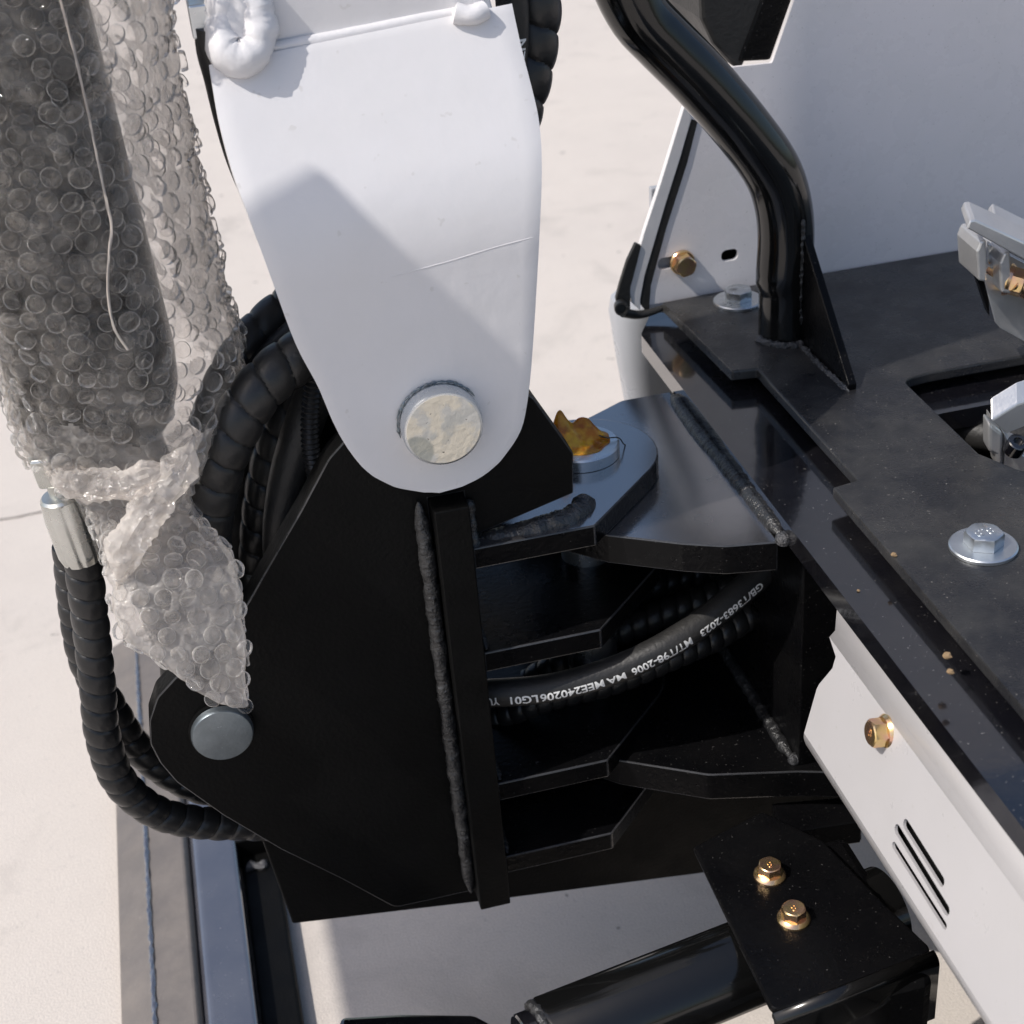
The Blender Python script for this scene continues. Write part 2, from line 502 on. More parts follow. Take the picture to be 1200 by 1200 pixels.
def hose_text(name, s, size, ctrl, r, s0, face, parent, flip=1, xs=1.0, angle=0.0):
    """print along a hose: letters wrapped on its surface on the side that looks along 'face'"""
    path = smooth_path(ctrl, .002)
    L = [0]
    for i in range(1, len(path)): L.append(L[-1] + (path[i] - path[i - 1]).length)
    me = text_mesh(s, size); me.materials.clear()
    bm = bmesh.new(); bm.from_mesh(me)
    bmesh.ops.subdivide_edges(bm, edges=[e for e in bm.edges if e.calc_length() > size * .35], cuts=1)
    face = Vector(face).normalized()
    for v in bm.verts:
        sx = s0 + flip * v.co.x * xs; j = 0
        sx = min(max(sx, .0005), L[-1] - .0005)
        while j < len(L) - 2 and L[j + 1] < sx: j += 1
        t = (sx - L[j]) / max(1e-9, L[j + 1] - L[j]); p = path[j].lerp(path[j + 1], t)
        j2 = min(j + 3, len(path) - 1); j1 = max(j - 3, 0)
        T = (path[j2] - path[j1]).normalized()
        n = (face - T * face.dot(T)).normalized(); bb = T.cross(n)
        a = angle - flip * v.co.y / r
        v.co = p + (n * math.cos(a) + bb * math.sin(a)) * (r + .00025)
    bm.to_mesh(me); bm.free()
    return link(name, me, 'print', parent)


FRONT = -fw       # the side of things that looks at the photographer


def A2(px, py, y): p = at(px, py, y=y); return (p.x, p.z)
def AZ(px, py, z): p = at(px, py, z=z); return (p.x, p.y)
def AX(px, py, x): p = at(px, py, x=x); return (p.y, p.z)


GZ = -.52         # ground level
ZT = -.082        # top of the upper swing boss plate
ZG = -.096        # top of the upper chassis tongue
ZD = -.083        # top of the lower deck plate
ZF = -.069        # top of the floor plate

# ================================================================== SETTING
bm = bmesh.new()
bmesh.ops.create_grid(bm, x_segments=8, y_segments=8, size=60)
g = bm_link('concrete_ground', bm, 'concrete'); g.location = (0, 20, GZ); g['kind'] = 'structure'
# the slab joint at the left edge of the picture
tube('slab_joint', [at(-120, 622, z=GZ + .0006), at(0, 609, z=GZ + .0006), at(38, 602, z=GZ + .0006), at(70, 596, z=GZ + .0006), at(160, 583, z=GZ + .0006)], lambda s, th, t: max(.0003, .0010 + .0016 * noise.noise(Vector((s * 60, 0, 0)))), 'joint', step=.004, nseg=6)['kind'] = 'structure'

# ================================================================== BOOM
boom = thing('boom', 'white bent steel boom foot with a round steel pin, hanging at the top centre', 'excavator boom')
BEND0, BENDLEN, BANG = .085, .050, R(27)       # bend start height, arc length, angle


def bent(x, s, off=0.0):
    """s runs up the plate: upright, then an arc leaning back"""
    if s < BEND0: y, z, a = 0, s, 0
    else:
        Rr = BENDLEN / BANG; t = min(s - BEND0, BENDLEN); a = t / Rr
        y = Rr * (1 - math.cos(a)); z = BEND0 + Rr * math.sin(a)
        e = s - BEND0 - t
        y += e * math.sin(a); z += e * math.cos(a)
    return Vector((x, y - off * math.cos(a), z + off * math.sin(a)))


def bent_px(px, py):
    """x, s on the bent plate seen at px, py"""
    d = ray(px, py); lo = -.1; best = None
    prev = None
    for i in range(1200):
        s = -.06 + i * .0004
        p = bent(0, s)
        t = (p.y - CAM.y) / d.y; q = CAM + d * t; e = q.z - p.z
        if prev is not None and prev * e <= 0: return (q.x, s)
        prev = e
    return (q.x, s)


left = [(245, 77), (256, 140), (272, 200), (290, 250), (312, 310), (345, 400), (372, 452), (389, 492), (405, 522), (428, 551), (455, 568), (485, 576), (515, 578)]
right = [(600, 5), (612, 60), (625, 110), (632, 145), (635, 190), (633, 262), (625, 400), (619, 465), (612, 500), (600, 523), (578, 549), (548, 568), (515, 578)]
def dense(pts):
    return [(v.x, v.y) for v in smooth_path([Vector((a, b, 0)) for a, b in pts], 9)]


Lp = sorted([bent_px(*q) for q in dense(left)], key=lambda v: v[1]); Rp = sorted([bent_px(*q) for q in dense(right)], key=lambda v: v[1])


def interp(tab, s):
    if s <= tab[0][1]: return tab[0][0]
    for (x0, s0), (x1, s1) in zip(tab, tab[1:]):
        if s <= s1: return x0 + (x1 - x0) * (s - s0) / max(1e-9, s1 - s0)
    return tab[-1][0] + (tab[-1][0] - tab[-2][0]) * (s - tab[-1][1]) / max(1e-9, tab[-1][1] - tab[-2][1])


def boom_side(name, y0, sign, label=None):
    smin = Lp[0][1]; bm = bmesh.new(); rows = []
    ltop, rtop = Lp[-1][1], Rp[-1][1]
    nr = 110; nc = 16
    for i in range(nr + 1):
        t = i / nr; tt = t ** 2.0
        row = []
        for k in range(nc + 1):
            f = k / nc; top = ltop + (rtop - ltop) * f
            s = smin + (top - smin) * tt
            xl, xr = interp(Lp, s), interp(Rp, s)
            x = xl + (xr - xl) * f
            p = bent(x, s); p.y = y0 + sign * p.y
            row.append(bm.verts.new(p))
        rows.append(row)
    for i in range(nr):
        for k in range(nc):
            bm.faces.new((rows[i][k], rows[i][k + 1], rows[i + 1][k + 1], rows[i + 1][k]))
    bmesh.ops.remove_doubles(bm, verts=bm.verts, dist=.00002)
    bmesh.ops.recalc_face_normals(bm, faces=bm.faces)
    if sum(f.normal.y for f in bm.faces) * -sign < 0: bmesh.ops.reverse_faces(bm, faces=bm.faces)
    me = bpy.data.meshes.new(name); bm.to_mesh(me); bm.free()
    o = link(name, me, 'white', boom, smooth=30, label=label)
    so_ = o.modifiers.new('thickness', 'SOLIDIFY'); so_.thickness = .010; so_.offset = -1
    bv = o.modifiers.new('bevel', 'BEVEL'); bv.width = .0009; bv.segments = 2; bv.limit_method = 'ANGLE'; bv.angle_limit = R(50)
    return o


boom_side('side_plate', 0, 1)
boom_side('side_plate', .162, -1)
# faint raised seam across the lower half of the plate
sp_ = [bent_px(*q) for q in ((452, 327), (520, 308), (580, 291), (632, 277))]
weld('seam', [bent(x, s, -.0003) for x, s in sp_], .00045, 'white', boom, ripple=.02, amp=.1)
# box body above the plates
tp = [bent_px(*q) for q in ((300, 66), (438, 38), (575, 12))]
bx0 = bent(*tp[0]); bx1 = bent(*tp[2])
yb = bx0.y + .006
body_pts = [(bx0.x - .012, bx0.z - .012), (bx1.x + .004, bx1.z - .010), (bx1.x - .02, bx1.z + .12), (.02, .95), (-.02, 1.30), (-.365, 1.30), (-.365, .74), (-.20, .42), (bx0.x - .03, bx0.z + .10)]
plate('box_body', 'y', body_pts, yb, .162 - yb, 'white', boom, bevel=.004)
weld('weld_bead', [bent(x, s, -.0010) + Vector((0, .003, .001)) for x, s in [bent_px(*q) for q in ((300, 64), (370, 52), (438, 38), (510, 24), (575, 12))]], .0030, 'white_weld', boom, ripple=.02, amp=.03)
# fat painted weld that turns round the left end of the box
wp = [at(268, -30, y=yb + .004), at(262, 18, y=yb), at(263, 55, y=yb - .006), at(284, 68, y=yb - .010), at(303, 48, y=yb - .006), at(299, 8, y=yb), at(286, -35, y=yb + .003)]
weld('weld_bead', wp, .0090, 'white_weld', boom, ripple=.03, amp=.12, seed=3, label='thick painted weld curling round the corner of the boom plate')
bm = bmesh.new(); bmesh.ops.create_icosphere(bm, subdivisions=4, radius=1)
for v in bm.verts:
    c_ = v.co.copy(); v.co = Vector((c_.x * .0115, c_.y * .006, c_.z * .021)) * (1 + .22 * noise.noise(c_ * 1.7 + Vector((4, 1, 0))))
wb = bm_link('weld_blob', bm, 'white_weld', boom, smooth=70)
wb.matrix_basis = Matrix.Translation(at(281, 30, y=yb - .003))
weld('weld_bead', [at(530, 14, y=yb - .004), at(552, 18, y=yb - .006), at(572, 10, y=yb - .004)], .0048, 'white_weld', boom, ripple=.010, amp=.08, seed=5)
# pin with rim
pin = lathe('pivot_pin', (0, .164, 0), (0, -1, 0), [(.0212, 0), (.0212, .1735), (.0204, .1752), (.0196, .1754)], 'zinc', boom, 64)
lathe('pin_face', (0, -.0112, 0), (0, -1, 0), [(.0197, -.001), (.0197, .0000), (.0193, .0003)], 'pin_face', pin, 64)
weld('paint_crust', [Vector((.0222 * math.cos(R(a)), -.0008, .0222 * math.sin(R(a)))) for a in range(28, 200, 12)], .00045, 'zinc_dull', boom, ripple=.004, amp=.9, seed=9)

# ================================================================== SWING BRACKET
br = thing('swing_bracket', 'black steel swing bracket with vertical rib, weld beads and stacked boss plates', 'swing bracket', (0, .08, -.2))
YF = .0125
lug = [(x, z) for x, z in [A2(*q, YF) for q in ((385, 538), (352, 600), (317, 660), (291, 706), (250, 758), (205, 795))]]
low = [A2(*q, YF) for q in ((184, 818), (175, 845), (176, 872), (188, 895), (207, 917), (262, 956), (330, 996), (400, 1030), (463, 1064))]
outline = lug + low + [(-.0092, -.345), (-.0092, -.0525), (.0106, -.0525), (.0106, ZT - .0005)]
outline += [A2(672, 578, YF), A2(672, 531, YF), A2(626, 467, YF)]
outline += circle2((0, 0), .036, 12, 35, 175)
outline = fillet(outline, [.02] * 6 + [.01] * 9 + [0] * 5 + [.004, .004] + [0] * 12)
plate('lug_plate', 'y', outline, YF, YF + .017, 'black_satin', br, edge='highlight_edge')
plate('lug_plate', 'y', outline, .132, .149, 'black_satin', br)
box('rib_plate', (-.009, -.0035, -.3475), (.0104, .162, -.053), 'black_satin', br)
weld('weld_bead', [at(490, 588, y=YF - .003), at(500, 650, y=YF - .004), at(512, 740, y=YF - .004), at(526, 850, y=YF - .004), at(541, 960, y=YF - .004), at(552, 1046, y=YF - .004)], .0044, 'weld', br, ripple=.03, amp=.13, seed=1)
weld('weld_bead', [at(553, 646, y=.010), at(590, 632, y=.0105), at(630, 620, y=.0105), at(664, 609, y=.012), at(682, 597, y=.020), at(683, 584, y=.030)], .0070, 'weld', br, ripple=.035, amp=.12, seed=2)
weld('weld_bead', [at(549, 585, y=.010), at(553, 620, y=.008), at(557, 650, y=.004)], .003, 'weld', br, ripple=.012, amp=.14, seed=4)
arcs = circle2((.095, .081), .0462, 14, -42, 95)
boss = [(.0105, 0), (.080, 0)] + arcs + [(.0105, .160)]
for zt, lab in ((ZT, 'top boss plate, its corner carrying a thick weld'), (-.153, None), (-.251, None), (-.311, None)):
    h = [circle2((.095, .081), .0165, 20)]
    plate('boss_plate', 'z', boss, zt - .0135, zt, 'black_sky' if lab else 'black_deep', br, label=lab, bevel=.0009, side='black_deep', edge='highlight_edge')
for zt in (-.153, -.251, -.311):
    weld('weld_bead', [Vector((.0125, .002, zt + .001)), Vector((.0125, .03, zt + .001)), Vector((.0125, .1, zt + .001))], .0026, 'weld', br, seed=zt)
pv = lathe('pivot_pin', (.095, .081, -.325), (0, 0, 1), [(.016, 0), (.016, .2432), (.0232, .2433), (.0232, .2500), (.0222, .2510)], 'zinc', br, 56)
PZ = -.325 + .2510
lp = at(261, 862, y=.006)
for rr_, hh in (((.0186), 0),):
    lathe('pin_collar', (lp.x, YF + .001, lp.z), (0, -1, 0), [(.0188, 0), (.0188, .0030), (.018, .0034)], 'black_satin', br, 48)
lathe('lug_pin', (lp.x, .15, lp.z), (0, -1, 0), [(.0176, 0), (.0176, .1430), (.0168, .1445), (.0160, .1447)], 'zinc_dull', br, 56)
# tiny paint chips
# ================================================================== GREASE
def grease():
    base = Vector((.0905, .081, PZ + .0002)); bm = bmesh.new(); n = 64; m_ = 22; rows = []
    for i in range(m_ + 1):
        f = i / m_; row = []
        for k in range(n):
            a = 2 * math.pi * k / n
            r = (.0190 + .0035 * math.cos(a - .2) + .0026 * noise.noise(Vector((math.cos(a) * 2, math.sin(a) * 2, 3)))) * f
            x, y = r * math.cos(a), r * math.sin(a) * .82
            rim = 1 - f ** 3
            # a tall curled peak at the left, a rounded lobe at the right, a thin skirt in front
            hgt = .0016 * rim + .0190 * math.exp(-(((x + .0080) / .0062) ** 2 + ((y - .001 - .25 * (x + .0085)) / .0060) ** 2))
            hgt += .0120 * math.exp(-(((x - .0075) / .0085) ** 2 + ((y - .004) / .0048) ** 2))
            hgt += .0045 * math.exp(-(((x + .001) / .006) ** 2 + ((y + .002) / .006) ** 2))
            hgt += rim * (.0006 * noise.noise(Vector((x * 300, y * 300, 1))) + .0012 * noise.noise(Vector((x * 170 + y * 90, y * 130, 8))))
            z = max(.0002, hgt)
            row.append(bm.verts.new(base + Vector((x + .05 * z, y + .12 * z, z))))
        rows.append(row)
    for i in range(m_):
        for k in range(n): bm.faces.new((rows[i][k], rows[i][(k + 1) % n], rows[i + 1][(k + 1) % n], rows[i + 1][k]))
    bot = [bm.verts.new((v.co.x, v.co.y, base.z - .0001)) for v in rows[-1]]
    for k in range(n): bm.faces.new((rows[-1][k], rows[-1][(k + 1) % n], bot[(k + 1) % n], bot[k]))
    bm.faces.new(bot)
    bmesh.ops.remove_doubles(bm, verts=bm.verts, dist=1e-6)
    o = bm_link('grease_lump', bm, 'grease', smooth=70)
    tag(o, 'amber lump of grease heaped on the round steel pivot pin', 'grease')
    tube('grease_thread', [base + Vector(v) for v in ((.016, -.001, .003), (.020, -.004, .002), (.027, -.004, .0006), (.031, -.001, -.006), (.034, .004, -.0095))], .0004, 'rubber', o, step=.001, nseg=6)


grease()

# ================================================================== CHASSIS (tongues, frame wall, deck)
ch = thing('chassis_frame', 'black excavator chassis frame with two tongue plates reaching into the swing bracket', 'chassis', (.2, .1, -.2))
tf = [AZ(*q, ZG) for q in ((712, 627), (800, 637), (850, 640), (912, 635))]
tong = tf + [(.1795, .166), (.146, .166), (.085, .132), (.052, .081), (.060, .040)]
tong = fillet(tong, [0, .02, .02, 0, 0, .01, .02, .02, .02])
plate('tongue_plate', 'z', tong, ZG - .019, ZG, 'black_sky', ch, bevel=.0008, side='black_deep', edge='highlight_edge')
Z2 = -.262
t2 = [AZ(*q, Z2) for q in ((725, 891), (831, 908), (937, 904), (985, 905))]
tong2 = t2 + [(.24, .17), (.10, .17), (.052, .081), (.060, .040)]
plate('tongue_plate', 'z', fillet(tong2, [0, .02, 0, 0, 0, .02, .02, .02]), Z2 - .020, Z2, 'black_deep', ch, bevel=.0008, edge='highlight_edge')
# deck weld along the tongue
weld('weld_bead', [at(788, 463, z=ZG), at(814, 502, z=ZG), at(852, 548, z=ZG), at(887, 592, z=ZG), at(917, 629, z=ZG)], .0046, 'weld', ch, ripple=.05, amp=.10, seed=11)
lathe('weld_spot', at(918, 631, z=ZG + .003), (0, -.3, 1), [(.0045, -.002), (.0045, .001), (.003, .003), (.001, .0037)], 'weld_raw', ch, 14, smooth=80)
# frame wall between the tongues
plate('frame_wall', 'x', [(-.030, Z2), (-.030, ZG - .019), (.20, ZG - .019), (.20, Z2)], .192, .216, 'black_deep', ch)
plate('frame_wall', 'y', [(.06, -.40), (.06, ZG - .02), (.191, ZG - .02), (.191, -.40)], .128, .142, 'black_deep', ch)
weld('weld_bead', [Vector((.190, .16, Z2 + .002)), Vector((.190, .08, Z2 + .002)), Vector((.190, .02, Z2 + .002)), Vector((.190, -.024, Z2 + .002))], .0042, 'weld', ch, ripple=.012, amp=.14, seed=13)
lathe('weld_spot', (.191, -.026, Z2 + .003), (0, -.2, 1), [(.004, -.002), (.004, .001), (.0026, .0026), (.0008, .0032)], 'weld_raw', ch, 14, smooth=80)
# lower deck plate
dk = [AZ(752, 392, ZD), (.1785, -.60), (.75, -.60), (.75, .2525), (.215, .2525), AZ(764, 364, ZD)]
dk[0] = (.1805, dk[0][1])
hole = [(.304, .052), (.304, -.30), (.62, -.30), (.62, .052)]
plate('deck_plate', 'z', fillet(dk, [.012, 0, 0, 0, .01, .012]), ZD - .013, ZD, 'black_gloss', ch, holes=[fillet(hole, .012)], bevel=.0016)
th = at(840, 443, z=ZD)
lathe('tapped_hole', th + Vector((0, 0, -.0005)), (0, 0, 1), [(.0035, 0), (.0035, .0008), (.0028, .0009), (.0028, .0004)], 'dark_hole', ch, 20, smooth=40)
# belly pan and inner walls under the deck so the opening looks into an enclosed bay
box('belly_pan', (.246, -.60, -.30), (.75, .252, -.285), 'black_deep', ch)
box('inner_wall', (.230, -.02, -.285), (.244, .252, ZD - .0135), 'black_deep', ch)
box('inner_wall', (.246, .240, -.284), (.75, .2515, ZD - .0135), 'black_deep', ch)
box('inner_wall', (.74, -.60, -.284), (.75, .239, ZD - .0135), 'black_deep', ch)
# lower cross member and small plates beneath the bracket
cm = [A2(*q, .055) for q in ((300, 965), (560, 930), (820, 880), (1010, 860), (1010, 985), (820, 1024), (595, 1053), (343, 1083))]
plate('cross_member', 'y', cm, .055, .085, 'black_satin', ch, bevel=.0012)
pb = [AZ(*q, -.292) for q in ((905, 941), (985, 934), (1010, 962), (917, 976))]
plate('stop_block', 'z', pb, -.310, -.292, 'black_deep', ch)

# ================================================================== FLOOR PLATE + HANDRAIL
fp = thing('floor_plate', 'dusty black floor plate bolted over the deck, carrying a bent handrail tube', 'floor plate', (.3, 0, ZF))
po = [AZ(*q, ZF) for q in ((776, 354), (858, 435), (887, 432), (1005, 562), (975, 571), (1170, 793), (1260, 893))] + [(.2085, -.60), (.75, -.60), (.75, .2525)] + [AZ(880, 333, ZF)]
po[4] = (.2085, po[4][1]); po[5] = (.2085, po[5][1]); po[6] = (.2085, -.30)
po[-1] = (po[-1][0], .2520)
hl = [AZ(*q, ZF) for q in ((1058, 445), (1088, 437), (1230, 406), (1330, 480), (1230, 590), (1147, 531))]
hl = [hl[1], (.58, hl[1][1]), (.58, -.05), (.312, -.05), hl[5], hl[0]]
plate('plate', 'z', po, ZF - .007, ZF, 'deck', fp, holes=[fillet(hl, [.01, .01, .01, .01, 0, .008])], bevel=.0012)
box('spacer', (.247, -.40, ZD + .0003), (.275, .22, ZF - .0075), 'black_satin', fp)
b1 = at(865, 354, z=ZF); b2 = at(1152, 642, z=ZF)
bolt(fp, b1, (0, 0, 1), .0100, .0075, 'zinc', washer=.0172, label='zinc bolt on a wide washer beside the foot of the handrail', turn=.3)
bolt(fp, b2, (0, 0, 1), .0100, .0075, 'zinc', washer=.0172, label='zinc bolt on a wide washer at the right edge', turn=.55, mark='8.8')
ty = .1655
tc_ = .2600
rail = [Vector((tc_, ty, ZF - .004)), Vector((tc_, ty, -.034)), at(918, 330, y=ty), at(921, 278, y=ty), at(917, 236, y=ty), at(903, 197, y=ty),
        at(868, 148, y=ty), at(820, 92, y=ty), at(776, 47, y=ty), at(748, 16, y=ty), at(726, -30, y=ty), at(712, -90, y=ty), at(705, -200, y=ty), at(700, -420, y=ty)]
tube('handrail', rail, lambda s, th, t: .0180, 'gloss_tube', fp, step=.006, nseg=32, smooth=60)
weld('weld_bead', [Vector((tc_ + .0190 * math.cos(R(a)), ty + .0190 * math.sin(R(a)), ZF + .0008)) for a in range(170, 372, 14)], .0024, 'weld_raw', fp, ripple=.005, amp=.35, seed=21)
gt = at(942, 272, y=ty - .014)
gus = [(ty - .013, ZF), (.0755, ZF), (.0755, ZF + .004), (ty - .013, gt.z)]
plate('gusset', 'x', gus, tc_ + .004, tc_ + .0095, 'black_deep', fp, bevel=.0006)
weld('weld_bead', [Vector((tc_ + .0025, .150, ZF)), Vector((tc_ + .0025, .125, ZF)), Vector((tc_ + .0025, .10, ZF)), Vector((tc_ + .004, .074, ZF))], .0020, 'weld_raw', fp, ripple=.005, amp=.4, seed=22)
weld('weld_bead', [Vector((tc_ + .003, ty - .0168, ZF + .012)), Vector((tc_ + .003, ty - .0168, -.01)), Vector((tc_ + .003, ty - .0168, .015)), Vector((tc_ + .004, ty - .0168, gt.z))], .0014, 'weld', fp, ripple=.005, amp=.4, seed=23)
# soil crumbs
for q, s_ in (((1048, 650), .0016), ((1110, 768), .0021), ((1114, 787), .0017), ((1006, 692), .0009)):
    p = at(*q, z=ZF + .0008 if q[0] > 1090 or q[1] < 700 and q[0] > 1040 else ZD + .0005)
    bm = bmesh.new(); bmesh.ops.create_icosphere(bm, subdivisions=2, radius=s_)
    for v in bm.verts: v.co *= 1 + .5 * noise.noise(v.co * 900); v.co.z *= .6
    o = bm_link('soil_crumb', bm, 'crumb'); o.location = p
    tag(o, {1048: 'tan soil crumb on the floor plate edge above the other crumbs', 1110: 'larger tan soil crumb low on the black deck', 1114: 'tan soil crumb just below the larger crumb', 1006: 'tiny pale soil speck on the black deck'}[q[0]], 'crumb')

# ================================================================== SIDE PANEL (pale sheet behind the handrail)
sp = thing('side_panel', 'pale grey upright side sheet with slots and one yellow bolt, standing behind the handrail', 'body panel', (.35, .227, ZF))
YW = .2540
wl = [A2(*q, YW) for q in ((747, 350), (756, 364), (890, 334))]
wl = [A2(750, 345, YW), (A2(757, 366, YW)[0], ZF - .003), (.82, ZF - .003), (.82, .42), (A2(932, 0, YW)[0] + .14, .42)] + [A2(*q, YW) for q in ((933, -6), (905, 74), (858, 79), (838, 84), (806, 136), (772, 250))]
slot = lambda cx, cy, hw, hh: fillet([(cx - hw, cy - hh), (cx + hw, cy - hh), (cx + hw, cy + hh), (cx - hw, cy + hh)], hh * .98, 6)
s1_ = A2(783, 308, YW); s2_ = A2(855, 299, YW)
plate('sheet', 'y', fillet(wl, [.004, .006, 0, 0, 0, 0, .002, 0, .004, 0, 0]), YW, YW + .003, 'cream', sp, holes=[slot(s1_[0] + .003, s1_[1], .0105, .0043), slot(s2_[0], s2_[1], .0062, .0042)], bevel=.0006)
box('inner_bracket', (.20, YW + .006, -.065), (.235, YW + .012, .01), 'fender', sp)
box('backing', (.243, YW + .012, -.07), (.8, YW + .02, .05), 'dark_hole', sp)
bp_ = at(800, 308, y=YW - .002)
bolt(sp, bp_ + Vector((0, .0015, 0)), (0, -1, 0), .0080, .0075, 'brass', flange=.0090, label='yellow zinc bolt in the slot of the pale side sheet', turn=.2)
# outer lip of the cover
sc_ = thing('outer_cover', 'white outer cover edge with black seal, left of the pale side sheet', 'body panel', (.18, .23, -.05))
lip = [A2(*q, YW - .004) for q in ((738, 340), (742, 357), (752, 366), (752, 352), (757, 325), (782, 240), (800, 183), (812, 140), (806, 118), (796, 150), (776, 215), (756, 275))]
plate('cover_edge', 'y', lip, YW - .0012, YW + .004, 'white', sc_, bevel=.0005)
seal = [A2(*q, YW - .001) for q in ((757, 365), (749, 354), (756, 322), (780, 240), (798, 183), (811, 140), (818, 142), (806, 190), (781, 268), (763, 335), (761, 362))]
plate('seal_strip', 'y', seal, YW - .0008, YW + .02, 'rubber', sc_, bevel=.0003)
tr = [A2(*q, YW - .002) for q in ((745, 285), (735, 306), (727, 331), (722, 350), (725, 366), (739, 366), (739, 338), (746, 312), (752, 288))]
plate('edge_trim', 'y', tr, YW - .002, YW + .002, 'rubber', sc_, bevel=.0008)
tube('edge_trim', [at(730, 366, y=YW - .008), at(748, 369, y=YW - .004), at(768, 364, y=YW - .003), at(790, 355, y=YW - .002)], lambda s, th, t: .0036 * (1 - .5 * t), 'rubber', sc_, step=.003)
lathe('trim_end', at(728, 361, y=YW - .010), (-.2, -1, .1), [(.0046, -.006), (.0050, .001), (.0048, .003), (.0034, .003), (.0034, .0005)], 'rubber', sc_, 24, smooth=50)
# grey curved body below
gf = thing('body_corner', 'smooth light grey rounded body corner below the black trim', 'body panel', (.19, .24, -.1))
pl = [AZ(724, 372, -.075), AZ(727, 368, -.075)]
gx, gy = AZ(726, 378, -.090)
rows = [(-.078, .008), (-.082, .002), (-.092, .0), (-.13, .004), (-.19, .012), (-.30, .026), (-.45, .03)]
bm = bmesh.new(); rr_ = []
for z, ins in rows:
    q = fillet([(gx + ins, gy + .038), (gx + ins, gy - .004 + ins), (gx + .30, gy - .004 + ins), (gx + .30, gy + .038)], [.012, .026, 0, 0], 8)
    rr_.append([bm.verts.new((x, y, z)) for x, y in q])
for a_, b_ in zip(rr_, rr_[1:]):
    n_ = len(a_)
    for k in range(n_): bm.faces.new((a_[k], a_[(k + 1) % n_], b_[(k + 1) % n_], b_[k]))
bm.faces.new(rr_[0])
bm_link('shell', bm, 'fender', gf, smooth=40)
# black console behind the wall
bc = thing('black_console', 'black moulded console corner rising behind the pale sheet at the top', 'console', (.25, .26, .1))
cpts = [A2(*q, YW + .012) for q in ((812, -120), (818, 20), (832, 50), (858, 78), (868, 76), (900, -30), (925, -120))]
plate('moulding', 'y', cpts, YW + .006, YW + .16, 'rubber', bc, bevel=.006)
c2 = [A2(*q, YW + .002) for q in ((866, 74), (905, 72), (934, -10), (985, -140), (955, -140), (898, -10))]
plate('seal', 'y', c2, YW + .0045, YW + .03, 'black_deep', bc, bevel=.002)

# ================================================================== FRONT PANEL (white, vents)
fpn = thing('front_panel', 'white formed front panel with three vent slots under the deck edge', 'body panel', (.18, -.3, -.15))
# the profile: an upright strip under the deck, a crease, a long face sloping out to the nose, then rolling under
FA, FB = Vector((.1785, 0, -.1165)), Vector((.1650, 0, -.1760))
prof = [(.1822, -.0975), (.1816, -.1130), (FA.x, FA.z), (FB.x, FB.z), (.1648, -.1785), (.1652, -.181), (.1662, -.1842), (.1680, -.1875), (.178, -.203), (.190, -.222), (.215, -.245)]
Y0, Y1 = -.098, -.62
fdir = (FB - FA).normalized(); fnor = Vector((fdir.z, 0, -fdir.x)); fnor = fnor if fnor.x < 0 else -fnor


def on_face(px, py):
    d = ray(px, py); t = (FA - CAM).dot(fnor) / d.dot(fnor); p = CAM + d * t
    return (p.y, (p - FA).dot(fdir))


def slot_loop(a, b_, hw):
    (y0_, t0), (y1_, t1) = on_face(*a), on_face(*b_)
    d = Vector((y1_ - y0_, t1 - t0)); L_ = d.length; d /= L_; nn = Vector((-d.y, d.x)); c = Vector((y0_, t0))
    return fillet([tuple(c - nn * hw), tuple(c + d * L_ - nn * hw), tuple(c + d * L_ + nn * hw), tuple(c + nn * hw)], hw * .97, 4)


def front_panel():
    # strips between profile points; the long face is pierced by three slots
    bm = bmesh.new()
    for i, ((xa, za), (xb, zb)) in enumerate(zip(prof, prof[1:])):
        if i == 2:
            edges = []
            def loop(ps):
                vs = [bm.verts.new(Vector((0, y, 0)) + FA + fdir * t) for y, t in ps]
                return [bm.edges.new((vs[k], vs[(k + 1) % len(vs)])) for k in range(len(vs))]
            T_ = (FB - FA).length
            edges += loop([(Y0 + .002, 0), (Y1, 0), (Y1, T_), (Y0, T_), (Y0, T_ * .52), (Y0 - .001, T_ * .46), (Y0 - .009, T_ * .20), (Y0 - .009, T_ * .08)])
            for a, b_, hw in (((1059, 962), (1106, 1037), .0027), ((1049, 968), (1112, 1071), .0027), ((1046, 988), (1109, 1088), .0019)):
                edges += loop(slot_loop(a, b_, hw))
            bmesh.ops.triangle_fill(bm, edges=edges, use_beauty=True)
        else:
            ys = Y0 + .002 if i < 2 else Y0
            bm.faces.new([bm.verts.new(v) for v in ((xa, ys, za), (xa, Y1, za), (xb, Y1, zb), (xb, ys, zb))])
    bmesh.ops.remove_doubles(bm, verts=bm.verts, dist=1e-5)
    bmesh.ops.recalc_face_normals(bm, faces=bm.faces)
    if sum(f.normal.x * f.calc_area() for f in bm.faces) > 0: bmesh.ops.reverse_faces(bm, faces=bm.faces)
    me = bpy.data.meshes.new('shell'); bm.to_mesh(me); bm.free()
    for p in me.polygons: p.use_smooth = not (abs(abs(p.normal.dot(fnor)) - 1) < .01)
    o = link('shell', me, 'panel_white', fpn)
    sd = o.modifiers.new('thickness', 'SOLIDIFY'); sd.thickness = .0016; sd.offset = -1


front_panel()
plate('end_cap', 'y', [(x + .0017, z) for x, z in prof[:-1]] + [(.215, -.235), (.215, -.0975)], Y0 - .0125, Y0 - .0105, 'panel_white', fpn)
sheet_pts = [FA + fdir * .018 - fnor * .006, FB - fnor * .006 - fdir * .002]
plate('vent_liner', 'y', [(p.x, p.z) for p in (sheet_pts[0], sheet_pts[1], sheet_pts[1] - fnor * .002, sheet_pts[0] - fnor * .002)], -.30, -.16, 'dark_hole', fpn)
bolt(fpn, at(1041, 857, x=.1786), (-1, 0, .12), .0072, .0072, 'brass', flange=.0088, label='yellow zinc flange bolt on the front panel crease', turn=.2, mark='8')

